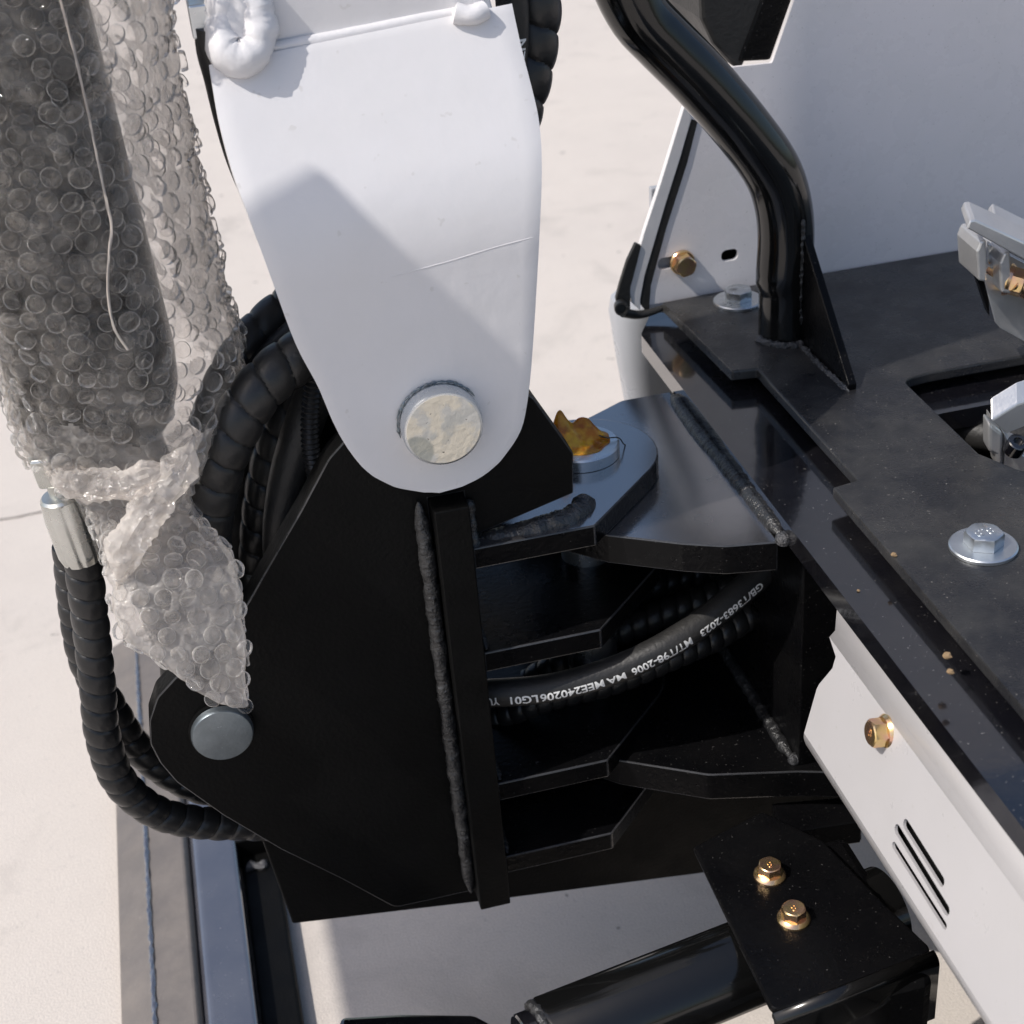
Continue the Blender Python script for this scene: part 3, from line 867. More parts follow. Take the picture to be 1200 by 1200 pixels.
# ================================================================== SWING CYLINDER + COVER
cy = thing('swing_cylinder', 'glossy black swing cylinder barrel lying at the bottom right', 'hydraulic cylinder', (.05, -.16, -.28))
ca = Vector((-.006, -.172, -.279)); cb = Vector((.20, -.138, -.279)); cd = (cb - ca)
lathe('barrel', ca, cd, [(.0222, 0), (.0236, .002), (.0236, cd.length)], 'gloss_tube', cy, 64)
lathe('end_cap', ca - cd.normalized() * .012, cd, [(.0185, 0), (.0195, .001), (.0195, .0135)], 'black_gloss', cy, 48)
weld('weld_bead', [ca + (cd.normalized().to_track_quat('Z', 'Y') @ Vector((.0205 * math.cos(R(a)), .0205 * math.sin(R(a)), -.001))) for a in range(0, 361, 15)], .0026, 'weld', cy, ripple=.006, amp=.25)
tube('rod', [ca - cd.normalized() * .012, ca - cd.normalized() * .14], .011, 'steel', cy, step=.02)
cv = thing('cylinder_cover', 'black bent steel cover plate with two yellow bolts over the swing cylinder', 'cover plate', (.13, -.14, -.25))
ZC = -.247
co = [AZ(*q, ZC) for q in ((812, 992), (893, 950), (965, 985), (1038, 1060), (1094, 1113), (905, 1186))]
plate('top_plate', 'z', fillet(co, [.002, .004, .01, .004, .004, .004]), ZC - .004, ZC, 'black_deep', cv, bevel=.0014)
e0 = Vector(AZ(905, 1186, ZC)); e1 = Vector(AZ(1094, 1113, ZC)); ed = (e1 - e0)
nrm = Vector((ed.y, -ed.x)).normalized()
bm = bmesh.new(); rows = []
for i in range(9):
    a = R(90 * i / 8); rr_ = .006
    off = rr_ * math.sin(a); dz = -rr_ * (1 - math.cos(a))
    rows.append((off, dz))
rows.append((.0062, -.045))
vv = []
for off, dz in rows:
    vv.append([bm.verts.new((e0.x + ed.x * t - nrm.x * -off, e0.y + ed.y * t + nrm.y * off, ZC + dz)) for t in (0, .5, 1)])
for a_, b_ in zip(vv, vv[1:]):
    for k in range(2): bm.faces.new((a_[k], a_[k + 1], b_[k + 1], b_[k]))
o = bm_link('front_flange', bm, 'gloss_tube', cv, smooth=40)
sd = o.modifiers.new('thickness', 'SOLIDIFY'); sd.thickness = .004
box('side_block', (.15, -.21, -.31), (.192, -.10, ZC - .008), 'black_deep', cv, bevel=.006)
bolt(cv, at(902, 1026, z=ZC), (0, 0, 1), .0068, .0058, 'brass', flange=.0088, label='yellow zinc flange bolt, the upper one on the cover', turn=.1, mark='8')
bolt(cv, at(930, 1077, z=ZC), (0, 0, 1), .0068, .0058, 'brass', flange=.0088, label='yellow zinc flange bolt, the lower one on the cover', turn=.4, mark='8')

# ================================================================== BLADE (bottom left)
bl = thing('dozer_blade', 'worn grey dozer blade running along the lower left with a weld along its edge', 'dozer blade', (-.2, .2, GZ))
def bx(px, z): return at(px, 1080, z=z).x
prof_b = [(bx(138, -.505), -.505), (bx(174, -.493), -.493), (bx(178, -.492), -.492), (bx(222, -.486), -.486), (bx(226, -.486), -.490), (bx(228, -.49) + .006, -.515), (bx(138, -.505) + .01, -.515)]
plate('moldboard', 'y', prof_b, -.35, .61, 'blade', bl, bevel=.002)
weld('weld_bead', [Vector((bx(176, -.493), y, -.4920)) for y in (.59, .45, .3, .15, 0, -.15, -.3)], .0021, 'blade_gloss', bl, ripple=.022, amp=.25, seed=31)
prof_c = fillet([(bx(229, -.495), -.515), (bx(229, -.495), -.489), (bx(288, -.490), -.489), (bx(288, -.490), -.515)], [0, .008, .004, 0], 6)
plate('top_rail', 'y', prof_c, -.35, .58, 'blade_gloss', bl, bevel=.0025)
arm = thing('blade_arm', 'black blade arm tube beside the blade at the bottom', 'blade arm', (-.13, .1, -.42))
pa = [(bx(291, -.508), -.508), (bx(336, -.506), -.506), (bx(338, -.51), -.518), (bx(293, -.51), -.518)]
yend = at(300, 1000, z=-.506).y
plate('arm_tube', 'y', fillet(pa, .003), -.35, yend, 'black_satin', arm, bevel=.0006)
weld('weld_bead', [Vector((pa[0][0] + .004, yend - .012, -.508)), Vector((pa[1][0] - .008, yend - .018, -.505))], .004, 'weld_raw', arm, ripple=.012, amp=.3)
box('arm_head', (pa[0][0] - .002, yend, -.518), (pa[1][0] + .02, yend + .08, -.490), 'black_satin', arm)
tf_ = thing('track_frame', 'dark rounded frame end at the bottom edge of the picture', 'track frame', (-.05, -.1, -.4))
tq = [AZ(*q, -.40) for q in ((398, 1191), (470, 1187), (556, 1188), (578, 1200), (585, 1300), (390, 1300))]
plate('frame_end', 'z', fillet(tq, [.004, .01, .012, .01, 0, 0]), -.46, -.40, 'black_gloss', tf_, bevel=.003)

# ================================================================== PEDALS (right edge)
pd = thing('travel_pedal', 'silver travel pedal with cast lugs and yellow pivot bolts at the right edge', 'pedal', (.37, .1, -.02))


def sheet(name, pts, off, mat, parent, bevel=.0006, **kw):
    """plate through coplanar 3D points, thickened along off"""
    bm = bmesh.new(); vs = [bm.verts.new(p) for p in pts]; f = bm.faces.new(vs)
    r = bmesh.ops.extrude_face_region(bm, geom=[f])
    bmesh.ops.translate(bm, vec=Vector(off), verts=[v for v in r['geom'] if isinstance(v, bmesh.types.BMVert)])
    return bm_link(name, bm, mat, parent, bevel=bevel, **kw)


YP = .07
P_ = lambda px, py, dy=0: at(px, py, y=YP + dy)
sheet('mount_plate', [P_(1147, 306), P_(1166, 378), P_(1172, 385), P_(1290, 450), P_(1290, 380), P_(1180, 318)], (.004, .010, .002), 'alu', pd, label='sloping silver mount sheet')
sheet('edge_bar', [P_(1136, 300, .002), P_(1143, 289, .002), P_(1158, 330, .002), P_(1160, 372, .002)], (.003, .012, 0), 'black_deep', pd)
for (px, py), w_, lab in (((1145, 283), 14, 'left lug'), ((1172, 297), 15, 'middle lug')):
    sheet('cast_lug', [P_(px, py + 12, -.012), P_(px + 5, py, -.012), P_(px + w_ - 3, py - 2, -.012), P_(px + w_ - 2, py + 48, -.012), P_(px + 2, py + 46, -.012)], (.0025, .030, 0), 'alu', pd, bevel=.0012)
sheet('lug_web', [P_(1158, 286, .004), P_(1260, 340, .004), P_(1260, 385, .004), P_(1156, 334, .004)], (.001, .004, .001), 'alu', pd)
sheet('tread_bar', [P_(1133, 268, -.018), P_(1137, 259, -.018), P_(1143, 258, -.018), P_(1260, 312, -.018), P_(1258, 330, -.018), P_(1196, 303, -.018)], (.006, .020, .004), 'alu', pd, bevel=.001)
sheet('tread_bar', [P_(1161, 264, .012), P_(1167, 257, .012), P_(1290, 318, .012), P_(1285, 330, .012)], (.006, .016, .004), 'alu', pd, bevel=.001)
tube('pivot_bolt', [P_(1152, 313, .004), P_(1176, 327, .004)], .0045, 'brass', pd, step=.002, nseg=24)
bolt(pd, P_(1180, 327, -.004), (.75, -.62, -.2), .0085, .008, 'brass', flange=.0100, turn=.3)
tube('pivot_bolt', [P_(1186, 332, -.010), P_(1240, 362, -.010)], .0048, 'brass', pd, step=.002, nseg=24)
p2 = thing('pedal_bracket', 'silver cast bracket block with a black socket screw in the floor opening', 'bracket', (.35, .0, -.03))
YQ = -.012
Q_ = lambda px, py, dy=0: at(px, py, y=YQ + dy)
sheet('block', [Q_(1178, 509), Q_(1185, 527), Q_(1260, 565), Q_(1260, 640), Q_(1176, 552)], (.004, .03, .002), 'alu', p2, bevel=.001)
sheet('block_top', [Q_(1161, 493, -.004), Q_(1179, 509, -.004), Q_(1250, 482, -.004), Q_(1250, 455, -.004), Q_(1192, 474, -.004)], (.003, .008, .010), 'alu', p2, bevel=.001)
sheet('side_lug', [Q_(1159, 495, -.002), Q_(1176, 508, -.002), Q_(1176, 552, -.002), Q_(1168, 546, -.002), Q_(1166, 534, -.002), Q_(1159, 530, -.002)], (.002, .012, .001), 'alu', p2, bevel=.002)
lathe('socket_screw', Q_(1190, 523, -.006), (.1, -.5, 1), [(.0058, -.004), (.0058, .004), (.0052, .0046), (.0030, .0046), (.0028, .002)], 'black_gloss', p2, 28)

# ================================================================== HOSES
def hose(name, label, ctrl, r, kind='spiral', pitch=.0115, group=None, depth=.13):
    if kind == 'spiral':
        o = tube(name, ctrl, r, 'guard', None, step=pitch / 22, nseg=28, prof=spiral(pitch, depth), smooth=36)
    elif kind == 'rings':
        o = tube(name, ctrl, r, 'guard', None, step=pitch / 6, nseg=16, prof=rings(pitch, .26), smooth=50)
    else:
        o = tube(name, ctrl, r, 'rubber', None, step=.004, nseg=28)
    return tag(o, label, 'hose', group)


G1 = 'black hoses packed between the wrap and the bracket'
Hy = lambda q, y: at(*q, y=y)
# hose with the silver crimp fitting, bottom of the wrapped cylinder
YH = .030
hp = [Hy((96, 648), YH), Hy((105, 720), YH), Hy((114, 800), YH), Hy((120, 860), YH), Hy((140, 915), YH + .004), Hy((182, 951), YH + .01), Hy((235, 964), YH + .016), Hy((290, 966), YH + .022), Hy((350, 968), YH + .03)]
cyl_hose = hose('hydraulic_hose', 'black spiral guarded hose with silver crimp fitting, hanging left of the bracket', hp, .0103, pitch=.0125, depth=.11)
fd = (Hy((57, 545), YH) - Hy((96, 650), YH)).normalized(); fb = Hy((97, 650), YH)
fl_ = (Hy((72, 578), YH) - fb).length
def flute(s_, th, t):
    env = .0112 + .0013 * min(1, t * 8) if t < .7 else .0125 - .0012 * ((t - .7) / .3)
    return env * (1 - .075 * abs(math.cos(4 * th)) ** 10)


tube('crimp_sleeve', [fb - fd * .002 + fd * (fl_ * k / 24) for k in range(25)], flute, 'steel', cyl_hose, nseg=96, raw=True, smooth=40)
lathe('crimp_cap', fb + fd * (fl_ - .003), fd, [(.0108, 0), (.0112, .0012), (.0100, .0026), (.0062, .0030)], 'steel', cyl_hose, 32)
lathe('crimp_neck', fb + fd * fl_, fd, [(.0055, -.004), (.0055, .013)], 'steel', cyl_hose, 24)
bm = bmesh.new()
q_ = fd.to_track_quat('Z', 'Y'); base_ = fb + fd * (fl_ + .008); prev = None
for (r_, z_) in ((.0092, 0), (.0104, .0012), (.0104, .016), (.0094, .0175)):
    ring = [bm.verts.new(base_ + q_ @ Vector((r_ * math.cos(R(60 * k + 12)), r_ * math.sin(R(60 * k + 12)), z_))) for k in range(6)]
    if prev:
        for k in range(6): bm.faces.new((prev[k], prev[(k + 1) % 6], ring[(k + 1) % 6], ring[k]))
    else: bm.faces.new(list(reversed(ring)))
    prev = ring
bm.faces.new(prev)
bm_link('swivel_nut', bm, 'steel', cyl_hose, bevel=.0006)
hose('hydraulic_hose', 'black spiral guarded hose passing behind the one with the crimp fitting', [Hy((82, 640), .06), Hy((90, 720), .06), Hy((103, 780), .06), Hy((135, 838), .06), Hy((158, 873), .062), Hy((195, 905), .064), Hy((240, 925), .066), Hy((300, 935), .07)], .0100, pitch=.0125, depth=.11)
# gap bundle
hose('hydraulic_hose', 'black spiral guarded hose highest in the gap, going behind the white boom', [Hy((400, 300), .10), Hy((345, 352), .10), Hy((300, 392), .09), Hy((268, 440), .08), Hy((245, 500), .08)], .0120, pitch=.016, group=G1, depth=.09)
hose('hydraulic_hose', 'shiny black spiral guarded hose nearest in the gap beside the wrap', [Hy((420, 385), .050), Hy((350, 418), .042), Hy((305, 455), .034), Hy((276, 500), .030), Hy((256, 550), .030), Hy((244, 610), .034), Hy((240, 680), .05)], .0138, pitch=.0150, group=G1, depth=.09)
hose('hydraulic_hose', 'dark spiral guarded hose between the shiny one and the smooth hose', [Hy((375, 430), .085), Hy((340, 480), .08), Hy((318, 540), .078), Hy((306, 610), .078), Hy((302, 700), .08)], .0120, pitch=.0150, group=G1, depth=.09)
hose('hydraulic_hose', 'smooth black hose curving down beside the bracket edge', [Hy((392, 410), .058), Hy((362, 480), .054), Hy((338, 560), .052), Hy((330, 640), .052), Hy((340, 720), .06)], .0108, 'smooth')
hose('cable_conduit', 'thin ribbed black conduit between the smooth hose and the boom', [Hy((376, 400), .045), Hy((367, 450), .043), Hy((363, 500), .042), Hy((367, 545), .042), Hy((382, 600), .046)], .0052, 'rings', pitch=.0030)
hose('hydraulic_hose', 'smooth black hose under the highest spiral hose, going behind the boom', [Hy((400, 350), .085), Hy((348, 395), .08), Hy((305, 440), .075), Hy((275, 500), .07)], .0105, 'smooth')
hose('hydraulic_hose', 'dark smooth hose deep in the gap, just left of the smooth curved one', [Hy((350, 400), .11), Hy((300, 470), .105), Hy((280, 560), .10), Hy((282, 660), .10), Hy((300, 760), .10)], .0135, 'smooth')
# top right of the boom
tr_h = hose('hydraulic_hose', 'fat black spiral guarded hose right of the boom top', [Hy((626, -140), .10), Hy((628, -40), .10), Hy((625, 40), .098), Hy((613, 105), .094), Hy((590, 170), .09), Hy((540, 240), .085)], .0142, pitch=.0175, depth=.12)
ct = [Hy((596, -140), .085), Hy((598, -30), .085), Hy((601, 30), .085), Hy((596, 90), .085), Hy((575, 170), .085)]
th_ = hose('hydraulic_hose', 'smooth printed black hose squeezed between boom and fat hose', ct, .0085, 'smooth')
hose_text('hose_print', 'SEN', .0085, ct, .0085, .082, FRONT + cr * .6, th_, flip=-1)
# printed hose between the boss plates
c7 = [Hy((470, 790), .050), Hy((530, 812), .030), Hy((580, 812), .020), Hy((645, 806), .012), Hy((715, 787), .008), Hy((775, 760), .006), Hy((830, 724), .012), Hy((880, 683), .022), Hy((925, 640), .035), Hy((985, 590), .06)]
h7 = hose('hydraulic_hose', 'smooth black hose with white printed lettering crossing inside the swing bracket', c7, .0086, 'smooth')
P7 = smooth_path(c7, .002)


def s_at(path, px):
    best = None; s = 0
    for i, p in enumerate(path):
        if i: s += (p - path[i - 1]).length
        d = p - CAM; k = d.dot(fw); x = 600 + F * d.dot(cr) / k
        if best is None or abs(x - px) < best[0]: best = (abs(x - px), s)
    return best[1]


for txt, pa_, pb_, sz in (('YU', 569, 585, .0074), ('LG01', 598, 629, .0074), ('MEE240206', 634, 704, .0074), ('MT/T98-2006', 737, 804, .0072), ('GB/T3683-2023', 812, 884, .0066), ('MA', 710, 732, .0062)):
    sa_, sb_ = s_at(P7, pa_), s_at(P7, pb_); tm = text_mesh(txt, sz)
    wd = max(v.co.x for v in tm.vertices) - min(v.co.x for v in tm.vertices)
    hose_text('hose_print' if txt != 'MA' else 'hose_emblem', txt, sz, c7, .0086, (sa_ + sb_) / 2, FRONT, h7, flip=-1, xs=(sb_ - sa_) / wd, angle=.50)
G2 = 'spiral guarded hoses behind the printed hose'
hose('hydraulic_hose', 'black spiral guarded hose running just below the printed hose', [Hy((560, 850), .07), Hy((640, 818), .05), Hy((720, 797), .045), Hy((780, 772), .045), Hy((840, 745), .05), Hy((900, 705), .06), Hy((960, 650), .08)], .0092, pitch=.0095, group=G2)
hose('hydraulic_hose', 'black spiral guarded hose above the printed hose, the lower of two', [Hy((620, 800), .10), Hy((700, 752), .09), Hy((770, 722), .085), Hy((840, 695), .085), Hy((920, 650), .09)], .0098, pitch=.0100, group=G2)
hose('hydraulic_hose', 'black spiral guarded hose above the printed hose, the upper of two', [Hy((650, 740), .125), Hy((740, 698), .12), Hy((800, 678), .12), Hy((870, 655), .12)], .0098, pitch=.0100, group=G2)
# hoses inside the floor opening
zi = -.105
I_ = lambda px, py, z=zi: at(px, py, z=z)
co_ = [I_(1060, 425), I_(1110, 452), I_(1150, 463), I_(1200, 470), I_(1300, 470)]
hi = hose('hydraulic_hose', 'printed black hose inside the floor opening, the upper one', co_, .0115, 'smooth')
hose_text('hose_print', 'GB/T3683-2023  MT/T98-2006', .0085, co_, .0115, s_at(smooth_path(co_, .002), 1196), FRONT + Vector((0, 0, .8)), hi, flip=-1)
hose('hydraulic_hose', 'grey black hose inside the floor opening, the lower one', [I_(1060, 470), I_(1105, 494), I_(1140, 506), I_(1180, 512), I_(1260, 512)], .0105, 'smooth')
# fitting behind the boom's upper left corner
fq = thing('hose_fitting', 'zinc hose fitting and black hose peeping out left of the boom top', 'hose fitting', (-.09, .03, .2))
box('fitting_block', tuple(at(226, 42, y=.045) - Vector((0, 0, .002))), tuple(at(262, 12, y=.045) + Vector((0, .02, .004))), 'zinc', fq, bevel=.001)
tube('fitting_hose', [at(247, 30, y=.048), at(250, 60, y=.050), at(258, 90, y=.054), at(270, 140, y=.060), at(285, 190, y=.066), at(310, 250, y=.08)], .0080, 'rubber', fq, step=.004)

# ================================================================== WRAPPED BOOM CYLINDER
bcx = thing('boom_cylinder', 'black boom cylinder inside the bubble wrap at the left', 'hydraulic cylinder', (-.145, .081, -.17))
ctop = Vector((-.196, .081, .62)); cbot = Vector((-.172, .081, -.026)); foot = Vector((lp.x - .002, .081, lp.z))
ax = (ctop - cbot).normalized()
lathe('barrel', cbot, ax, [(.016, 0), (.028, .006), (.038, .018), (.0445, .036), (.047, .056), (.047, .65)], 'black_deep', bcx, 56)
tube('foot_lug', [cbot + ax * .01, cbot.lerp(foot, .5), foot], lambda s, th, t: .028 - .004 * t, 'black_deep', bcx, step=.01, nseg=28)
lathe('foot_eye', foot + Vector((0, .034, 0)), (0, -1, 0), [(.030, 0), (.030, .068)], 'black_satin', bcx, 40)

bw = thing('bubble_wrap', 'crumpled clear bubble wrap sleeve round the boom cylinder at the left', 'bubble wrap', (-.17, .06, 0))
ROWS = [(-230, -225, 196, .078, .056), (-120, -195, 190, .078, .056), (0, -165, 203, .077, .057), (60, -150, 207, .076, .058), (100, -138, 213, .075, .058), (150, -122, 224, .074, .059), (200, -104, 235, .072, .060), (250, -84, 247, .070, .060),
        (300, -62, 257, .068, .060), (350, -38, 268, .066, .060), (395, -14, 282, .064, .058), (430, 2, 284, .062, .056), (465, 8, 279, .058, .052), (500, 20, 268, .054, .046), (525, 34, 252, .050, .040), (548, 52, 232, .044, .034),
        (572, 84, 222, .034, .026), (595, 100, 224, .022, .021), (618, 108, 244, .010, .019), (640, 114, 264, .000, .018), (670, 121, 279, -.010, .015), (700, 128, 285, -.018, .013), (730, 138, 287, -.025, .012), (752, 152, 288, -.030, .011),
        (772, 186, 288.5, -.034, .010), (790, 208, 289, -.038, .009), (808, 226, 289.5, -.042, .008), (817, 248, 290, -.045, .007), (824, 268, 290, -.046, .004)]


def row_at(v):
    """v in [0, len-1]"""
    i = min(int(v), len(ROWS) - 2); t = v - i
    return [a + (b_ - a) * t for a, b_ in zip(ROWS[i], ROWS[i + 1])]


def wrap_pt(u, v, rel=True):
    py, L_, R_, yc, h = row_at(v)
    pl, pr_ = at(L_, py, y=yc), at(R_, py, y=yc)
    c = (pl + pr_) / 2; hw = (pr_ - pl) / 2
    a = 2 * math.pi * u
    ca_, sa_ = math.cos(a), math.sin(a)
    e = .80
    xx = math.copysign(abs(ca_) ** e, ca_); yy = math.copysign(abs(sa_) ** e, sa_)
    # the flap at the right hangs flat
    if py < 480 and xx > .25:
        k = min(1, (480 - py) / 150); yy *= 1 - .45 * k * (xx - .25) / .75
    p = c + hw * xx + Vector((0, -h * yy, 0))
    if rel:
        crum = 1.0 if py > 520 else (.35 + .65 * max(0, min(1, (py - 240) / 280)))
        # away from the tight barrel the film is slacker
        if xx > .4: crum = max(crum, .6)
        q = p * 42
        d = .0052 * noise.noise(q) + .0042 * (abs(noise.noise(q * 1.9 + Vector((5, 0, 0)))) - .25) + .0022 * noise.noise(q * 4.3)
        tight = 1 if py < 700 else .55
        n = Vector((xx * .6, -yy, .1)).normalized()
        p = p + n * (d - .0006) * crum * tight * .8
    return p


NU, NV = 150, 300
bm = bmesh.new(); grid = []
for j in range(NV + 1):
    v = (len(ROWS) - 1) * j / NV
    grid.append([bm.verts.new(wrap_pt(i / NU, v)) for i in range(NU)])
for j in range(NV):
    for i in range(NU):
        bm.faces.new((grid[j][i], grid[j][(i + 1) % NU], grid[j + 1][(i + 1) % NU], grid[j + 1][i]))
bmesh.ops.recalc_face_normals(bm, faces=bm.faces)
bvh = BVHTree.FromBMesh(bm)
me = bpy.data.meshes.new('sheet'); bm.to_mesh(me); bm.free()
sh = link('sheet', me, 'film', bw, smooth=80)
me.materials.append(MAT['milky'])
for p in me.polygons:                      # the twisted neck and tail are crumpled white
    j_ = p.index // NU
    py_ = row_at((len(ROWS) - 1) * (j_ + .5) / NV)[0] + 34 * noise.noise(p.center * 60)
    if py_ > 468: p.material_index = 1

# bubble variants: short rounded drums with slack, dented tops
def bubble_mesh(seed, mat='bubble'):
    rnd = random.Random(seed); nb = 18; vs = []; fs = []
    rows = [(1.0, 0), (1.0, .35), (.95, .62), (.84, .78), (.55, .80), (.25, .78)]
    ang = rnd.uniform(0, 6.28); dep = rnd.uniform(.05, .60); tilt = rnd.uniform(-.25, .25)
    for (r_, z_) in rows:
        for k in range(nb):
            a = 2 * math.pi * k / nb
            x, y = r_ * math.cos(a), r_ * math.sin(a)
            l = x * math.cos(ang) + y * math.sin(ang); m2 = -x * math.sin(ang) + y * math.cos(ang)
            z = z_
            if r_ < .96: z -= dep * math.exp(-(l / .30) ** 2) * (1 - .5 * r_) + .18 * noise.noise(Vector((x * 2.2, y * 2.2, seed * 3.1))) * (1.1 - r_) * 1.4
            z += tilt * l * z_
            jit = 1 + .05 * noise.noise(Vector((math.cos(a) * 1.5, math.sin(a) * 1.5, seed * 1.7)))
            vs.append((x * jit, y * jit, z))
    for i in range(len(rows) - 1):
        for k in range(nb):
            a = i * nb + k; c = i * nb + (k + 1) % nb
            fs.append((a, c, c + nb, a + nb))
    vs.append((0, 0, .72 - dep * .8)); t_ = len(vs) - 1; o_ = (len(rows) - 1) * nb
    for k in range(nb): fs.append((o_ + k, o_ + (k + 1) % nb, t_))
    me = bpy.data.meshes.new('bubble'); me.from_pydata(vs, [], fs); me.update()
    me.materials.append(MAT[mat])
    for p in me.polygons: p.use_smooth = True
    me.set_sharp_from_angle(angle=R(38))
    return me


BM = [bubble_mesh(k) for k in range(14)] + [bubble_mesh(k + 20, 'bubble_milky') for k in range(10)]
# place bubbles on a hexagonal lattice over the unrolled sheet
BR, PITCHB = .0051, .0112
cand = []
vstep = []
v = 0.0; rown = 0
nrow = len(ROWS) - 1
while v < nrow - .3:
    # ring length at this v
    pts = [wrap_pt(k / 60, v, False) for k in range(60)]
    ln = sum((pts[k] - pts[k - 1]).length for k in range(60))
    nb_ = max(6, int(ln / PITCHB))
    # arc-length positions
    acc = [0]
    for k in range(1, 61): acc.append(acc[-1] + (pts[k % 60] - pts[k - 1]).length)
    for k in range(nb_):
        s_ = ((k + .5 * (rown % 2)) / nb_ % 1) * acc[-1]
        j = 0
        while j < 59 and acc[j + 1] < s_: j += 1
        u = (j + (s_ - acc[j]) / max(1e-9, acc[j + 1] - acc[j])) / 60
        cand.append((u, v))
    py0 = wrap_pt(.25, v, False)
    dv = .02
    while (wrap_pt(.25, v + dv, False) - py0).length < PITCHB * .88 and v + dv < nrow: dv += .02
    v += dv; rown += 1
items = []
for u, v in cand:
    u += random.uniform(-.0022, .0022); v = min(max(v + random.uniform(-.03, .03), 0), nrow)
    p = wrap_pt(u, v); e = .0012
    pu = wrap_pt(u + .006, v) - wrap_pt(u - .006, v); pv_ = wrap_pt(u, min(v + .12, nrow)) - wrap_pt(u, max(v - .12, 0))
    n = pu.cross(pv_)
    if n.length < 1e-12: continue
    n.normalize()
    if n.dot(p - (p + Vector((0, 0, 0)))) > 0: pass
    # outward
    cen = wrap_pt(0, v, False).lerp(wrap_pt(.5, v, False), .5)
    if n.dot(p - cen) < 0: n = -n
    q = n.to_track_quat('Z', 'Y'); rz = random.uniform(0, 6.28)
    sc = BR * random.uniform(.84, 1.07); hz = random.uniform(.40, .85)
    q = q @ Matrix.Rotation(random.gauss(0, .16), 3, 'X').to_quaternion() @ Matrix.Rotation(random.gauss(0, .16), 3, 'Y').to_quaternion()
    Mx = Matrix.Translation(p - n * .0003) @ q.to_matrix().to_4x4() @ Matrix.Rotation(rz, 4, 'Z') @ Matrix.Diagonal((sc * random.uniform(.92, 1.05), sc * random.uniform(.92, 1.05), sc * hz, 1))
    d = p - CAM; k = d.dot(fw)
    X, Y = 600 + F * d.dot(cr) / k, 600 - F * d.dot(cu) / k
    facing = n.dot(-d.normalized())
    inframe = -15 < X < 1215 and -15 < Y < 1215
    if facing < -.30: continue             # the inner layer lies bubble side in
    if facing > .1 and random.random() < .45:      # a second turn of wrap lies underneath
        off_ = (pu.normalized() * random.uniform(-.5, .5) + pv_.normalized() * random.uniform(.3, .6)) * PITCHB
        items.append((-8, Matrix.Translation(off_ - n * .0042) @ Mx @ Matrix.Diagonal((.92, .92, .8, 1)), random.randrange(14)))
    items.append((facing / k if inframe else -9, Mx, random.randrange(14, 24) if row_at(v)[0] > 500 else random.randrange(14)))
items.sort(key=lambda t: -t[0])
for sc_k, Mx, bi in items[:300]:
    o = bpy.data.objects.new('bubble', BM[bi]); COL.objects.link(o); o.parent = bw
    o.matrix_parent_inverse = Matrix.Translation(bw.location).inverted(); o.matrix_basis = Mx
vs = []; fs = []; ms = []
for sc_k, Mx, bi in items[300:]:
    me_ = BM[bi]; o0 = len(vs)
    vs += [Mx @ v.co for v in me_.vertices]; fs += [tuple(o0 + k for k in p.vertices) for p in me_.polygons]
    ms += [1 if bi >= 14 else 0] * len(me_.polygons)
me = bpy.data.meshes.new('bubble_field'); me.from_pydata(vs, [], fs); me.update()
me.materials.append(MAT['bubble']); me.materials.append(MAT['bubble_milky'])
me.polygons.foreach_set('material_index', ms)
o = link('bubble_field', me, 'bubble', bw, smooth=38); o['kind'] = 'stuff'


def fold(name, ctrl, w_, seed):
    """a crumpled ridge of doubled film"""
    def rr_(s, th, t):
        e = max(.12, min(1, t * 5, (1 - t) * 5))
        return w_ * e * (1 + .45 * noise.noise(Vector((s * 70, math.cos(th) * 1.6, math.sin(th) * 1.6 + seed))) + .35 * noise.noise(Vector((s * 210, math.cos(th) * 3, math.sin(th) * 3 + seed))))
    tube(name, ctrl, rr_, 'milky', bw, step=.0018, nseg=26, smooth=34)


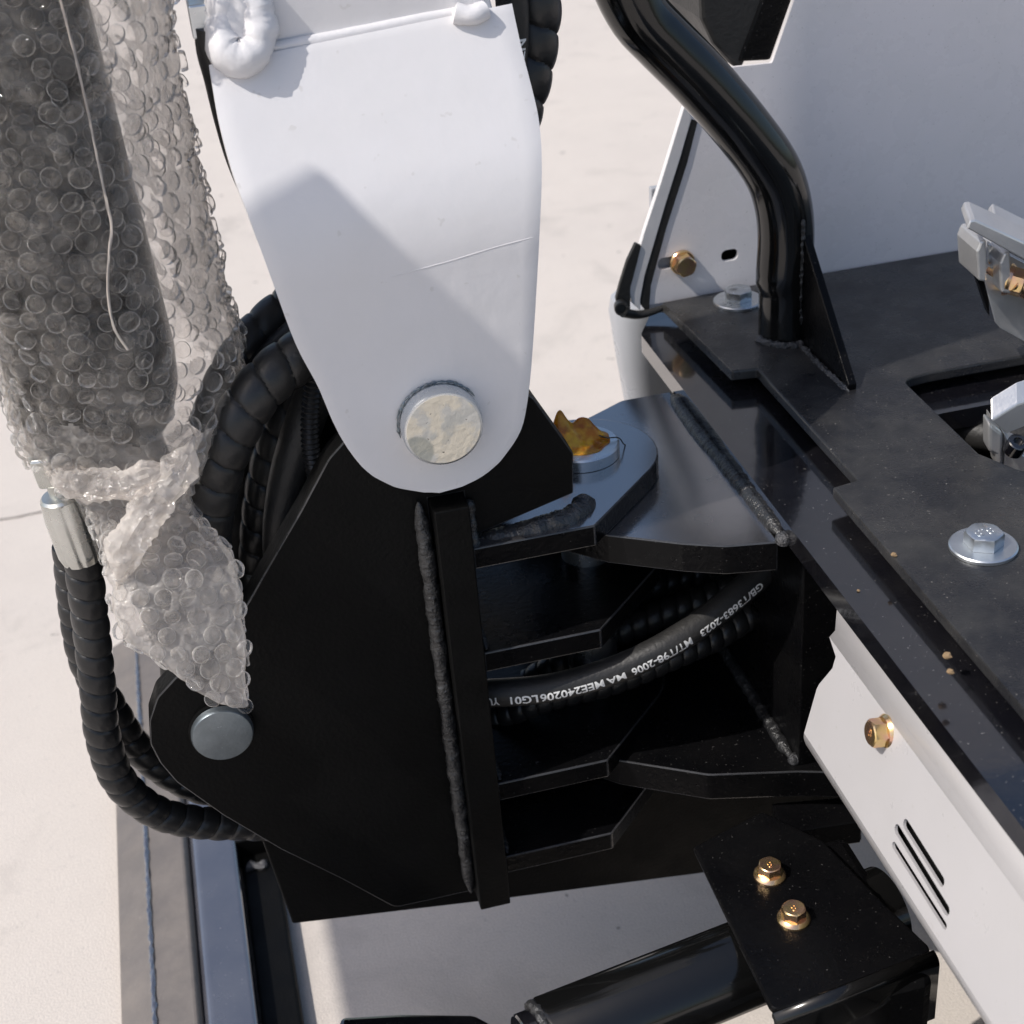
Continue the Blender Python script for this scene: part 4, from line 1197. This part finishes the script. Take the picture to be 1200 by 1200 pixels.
fold('fold', [at(228, 512, y=.012), at(212, 548, y=.000), at(180, 590, y=-.010), at(152, 632, y=-.016), at(138, 690, y=-.020)], .0085, 3)
fold('fold', [at(52, 548, y=.022), at(100, 568, y=.006), at(150, 566, y=-.002), at(205, 545, y=.002)], .0080, 8)


def on_wrap(px, py, lift=.0045):
    h = bvh.ray_cast(CAM, ray(px, py))
    return h[0] - ray(px, py) * lift if h[0] is not None else at(px, py, y=.02)


tube('seam', [on_wrap(*q) for q in ((66, -20), (72, 5), (80, 35), (88, 65), (95, 95), (103, 130), (109, 160), (115, 190), (121, 218), (127, 245), (131, 265), (128, 295), (126, 330), (128, 355), (134, 385), (150, 410))], lambda s, th, t: .0006 + .0004 * noise.noise(Vector((s * 160, th, 0))), 'string', bw, step=.002, nseg=8)

# ================================================================== what stands just outside the picture
# added unseen sheets towards the sun, shaped to shade the boom foot and ground
da = thing('shadow_caster', 'added white sheets above the picture that shade the boom foot and the ground', 'shadow caster', (-.5, -.2, .6))
TA = .74
ol = [bent(*bent_px(*q)) for q in ((372, 193), (284, 245))] + [at(*q, y=0) for q in ((300, 400), (375, 520), (430, 605), (560, 605), (640, 540), (668, 490))] + [bent(*bent_px(622, 432))]
c0 = bent(*bent_px(372, 193))
# lay the outline into one plane square to the sun rays
flat = [p - SUN * (p - c0).dot(SUN) + SUN * TA for p in ol]
sheet('boom_shade_sheet', flat, SUN * .10, 'white', da, bevel=.004)
gs = [Vector((x, y, GZ)) for x, y in ((-.108, .30), (-.105, -.05), (.115, -.05), (.115, .30))]
flat2 = [p - SUN * (p - c0).dot(SUN) + SUN * (TA + .16) for p in gs]
sheet('ground_shade_sheet', flat2, SUN * .06, 'white', da, bevel=.004)
# near side crawler track, below the picture
ct_ = thing('crawler_track', 'black rubber crawler track beneath the machine, below the picture', 'crawler track', (.5, -.36, GZ))
plate('belt', 'y', fillet([(-.12, GZ + .004), (1.2, GZ + .004), (1.2, GZ + .19), (-.12, GZ + .19)], .09, 10), -.52, -.22, 'rubber', ct_, bevel=.004)
for k in range(16):
    box('tread_bar', (-.06 + .075 * k, -.53, GZ + .189), (-.03 + .075 * k, -.215, GZ + .203), 'rubber', ct_, bevel=.002)
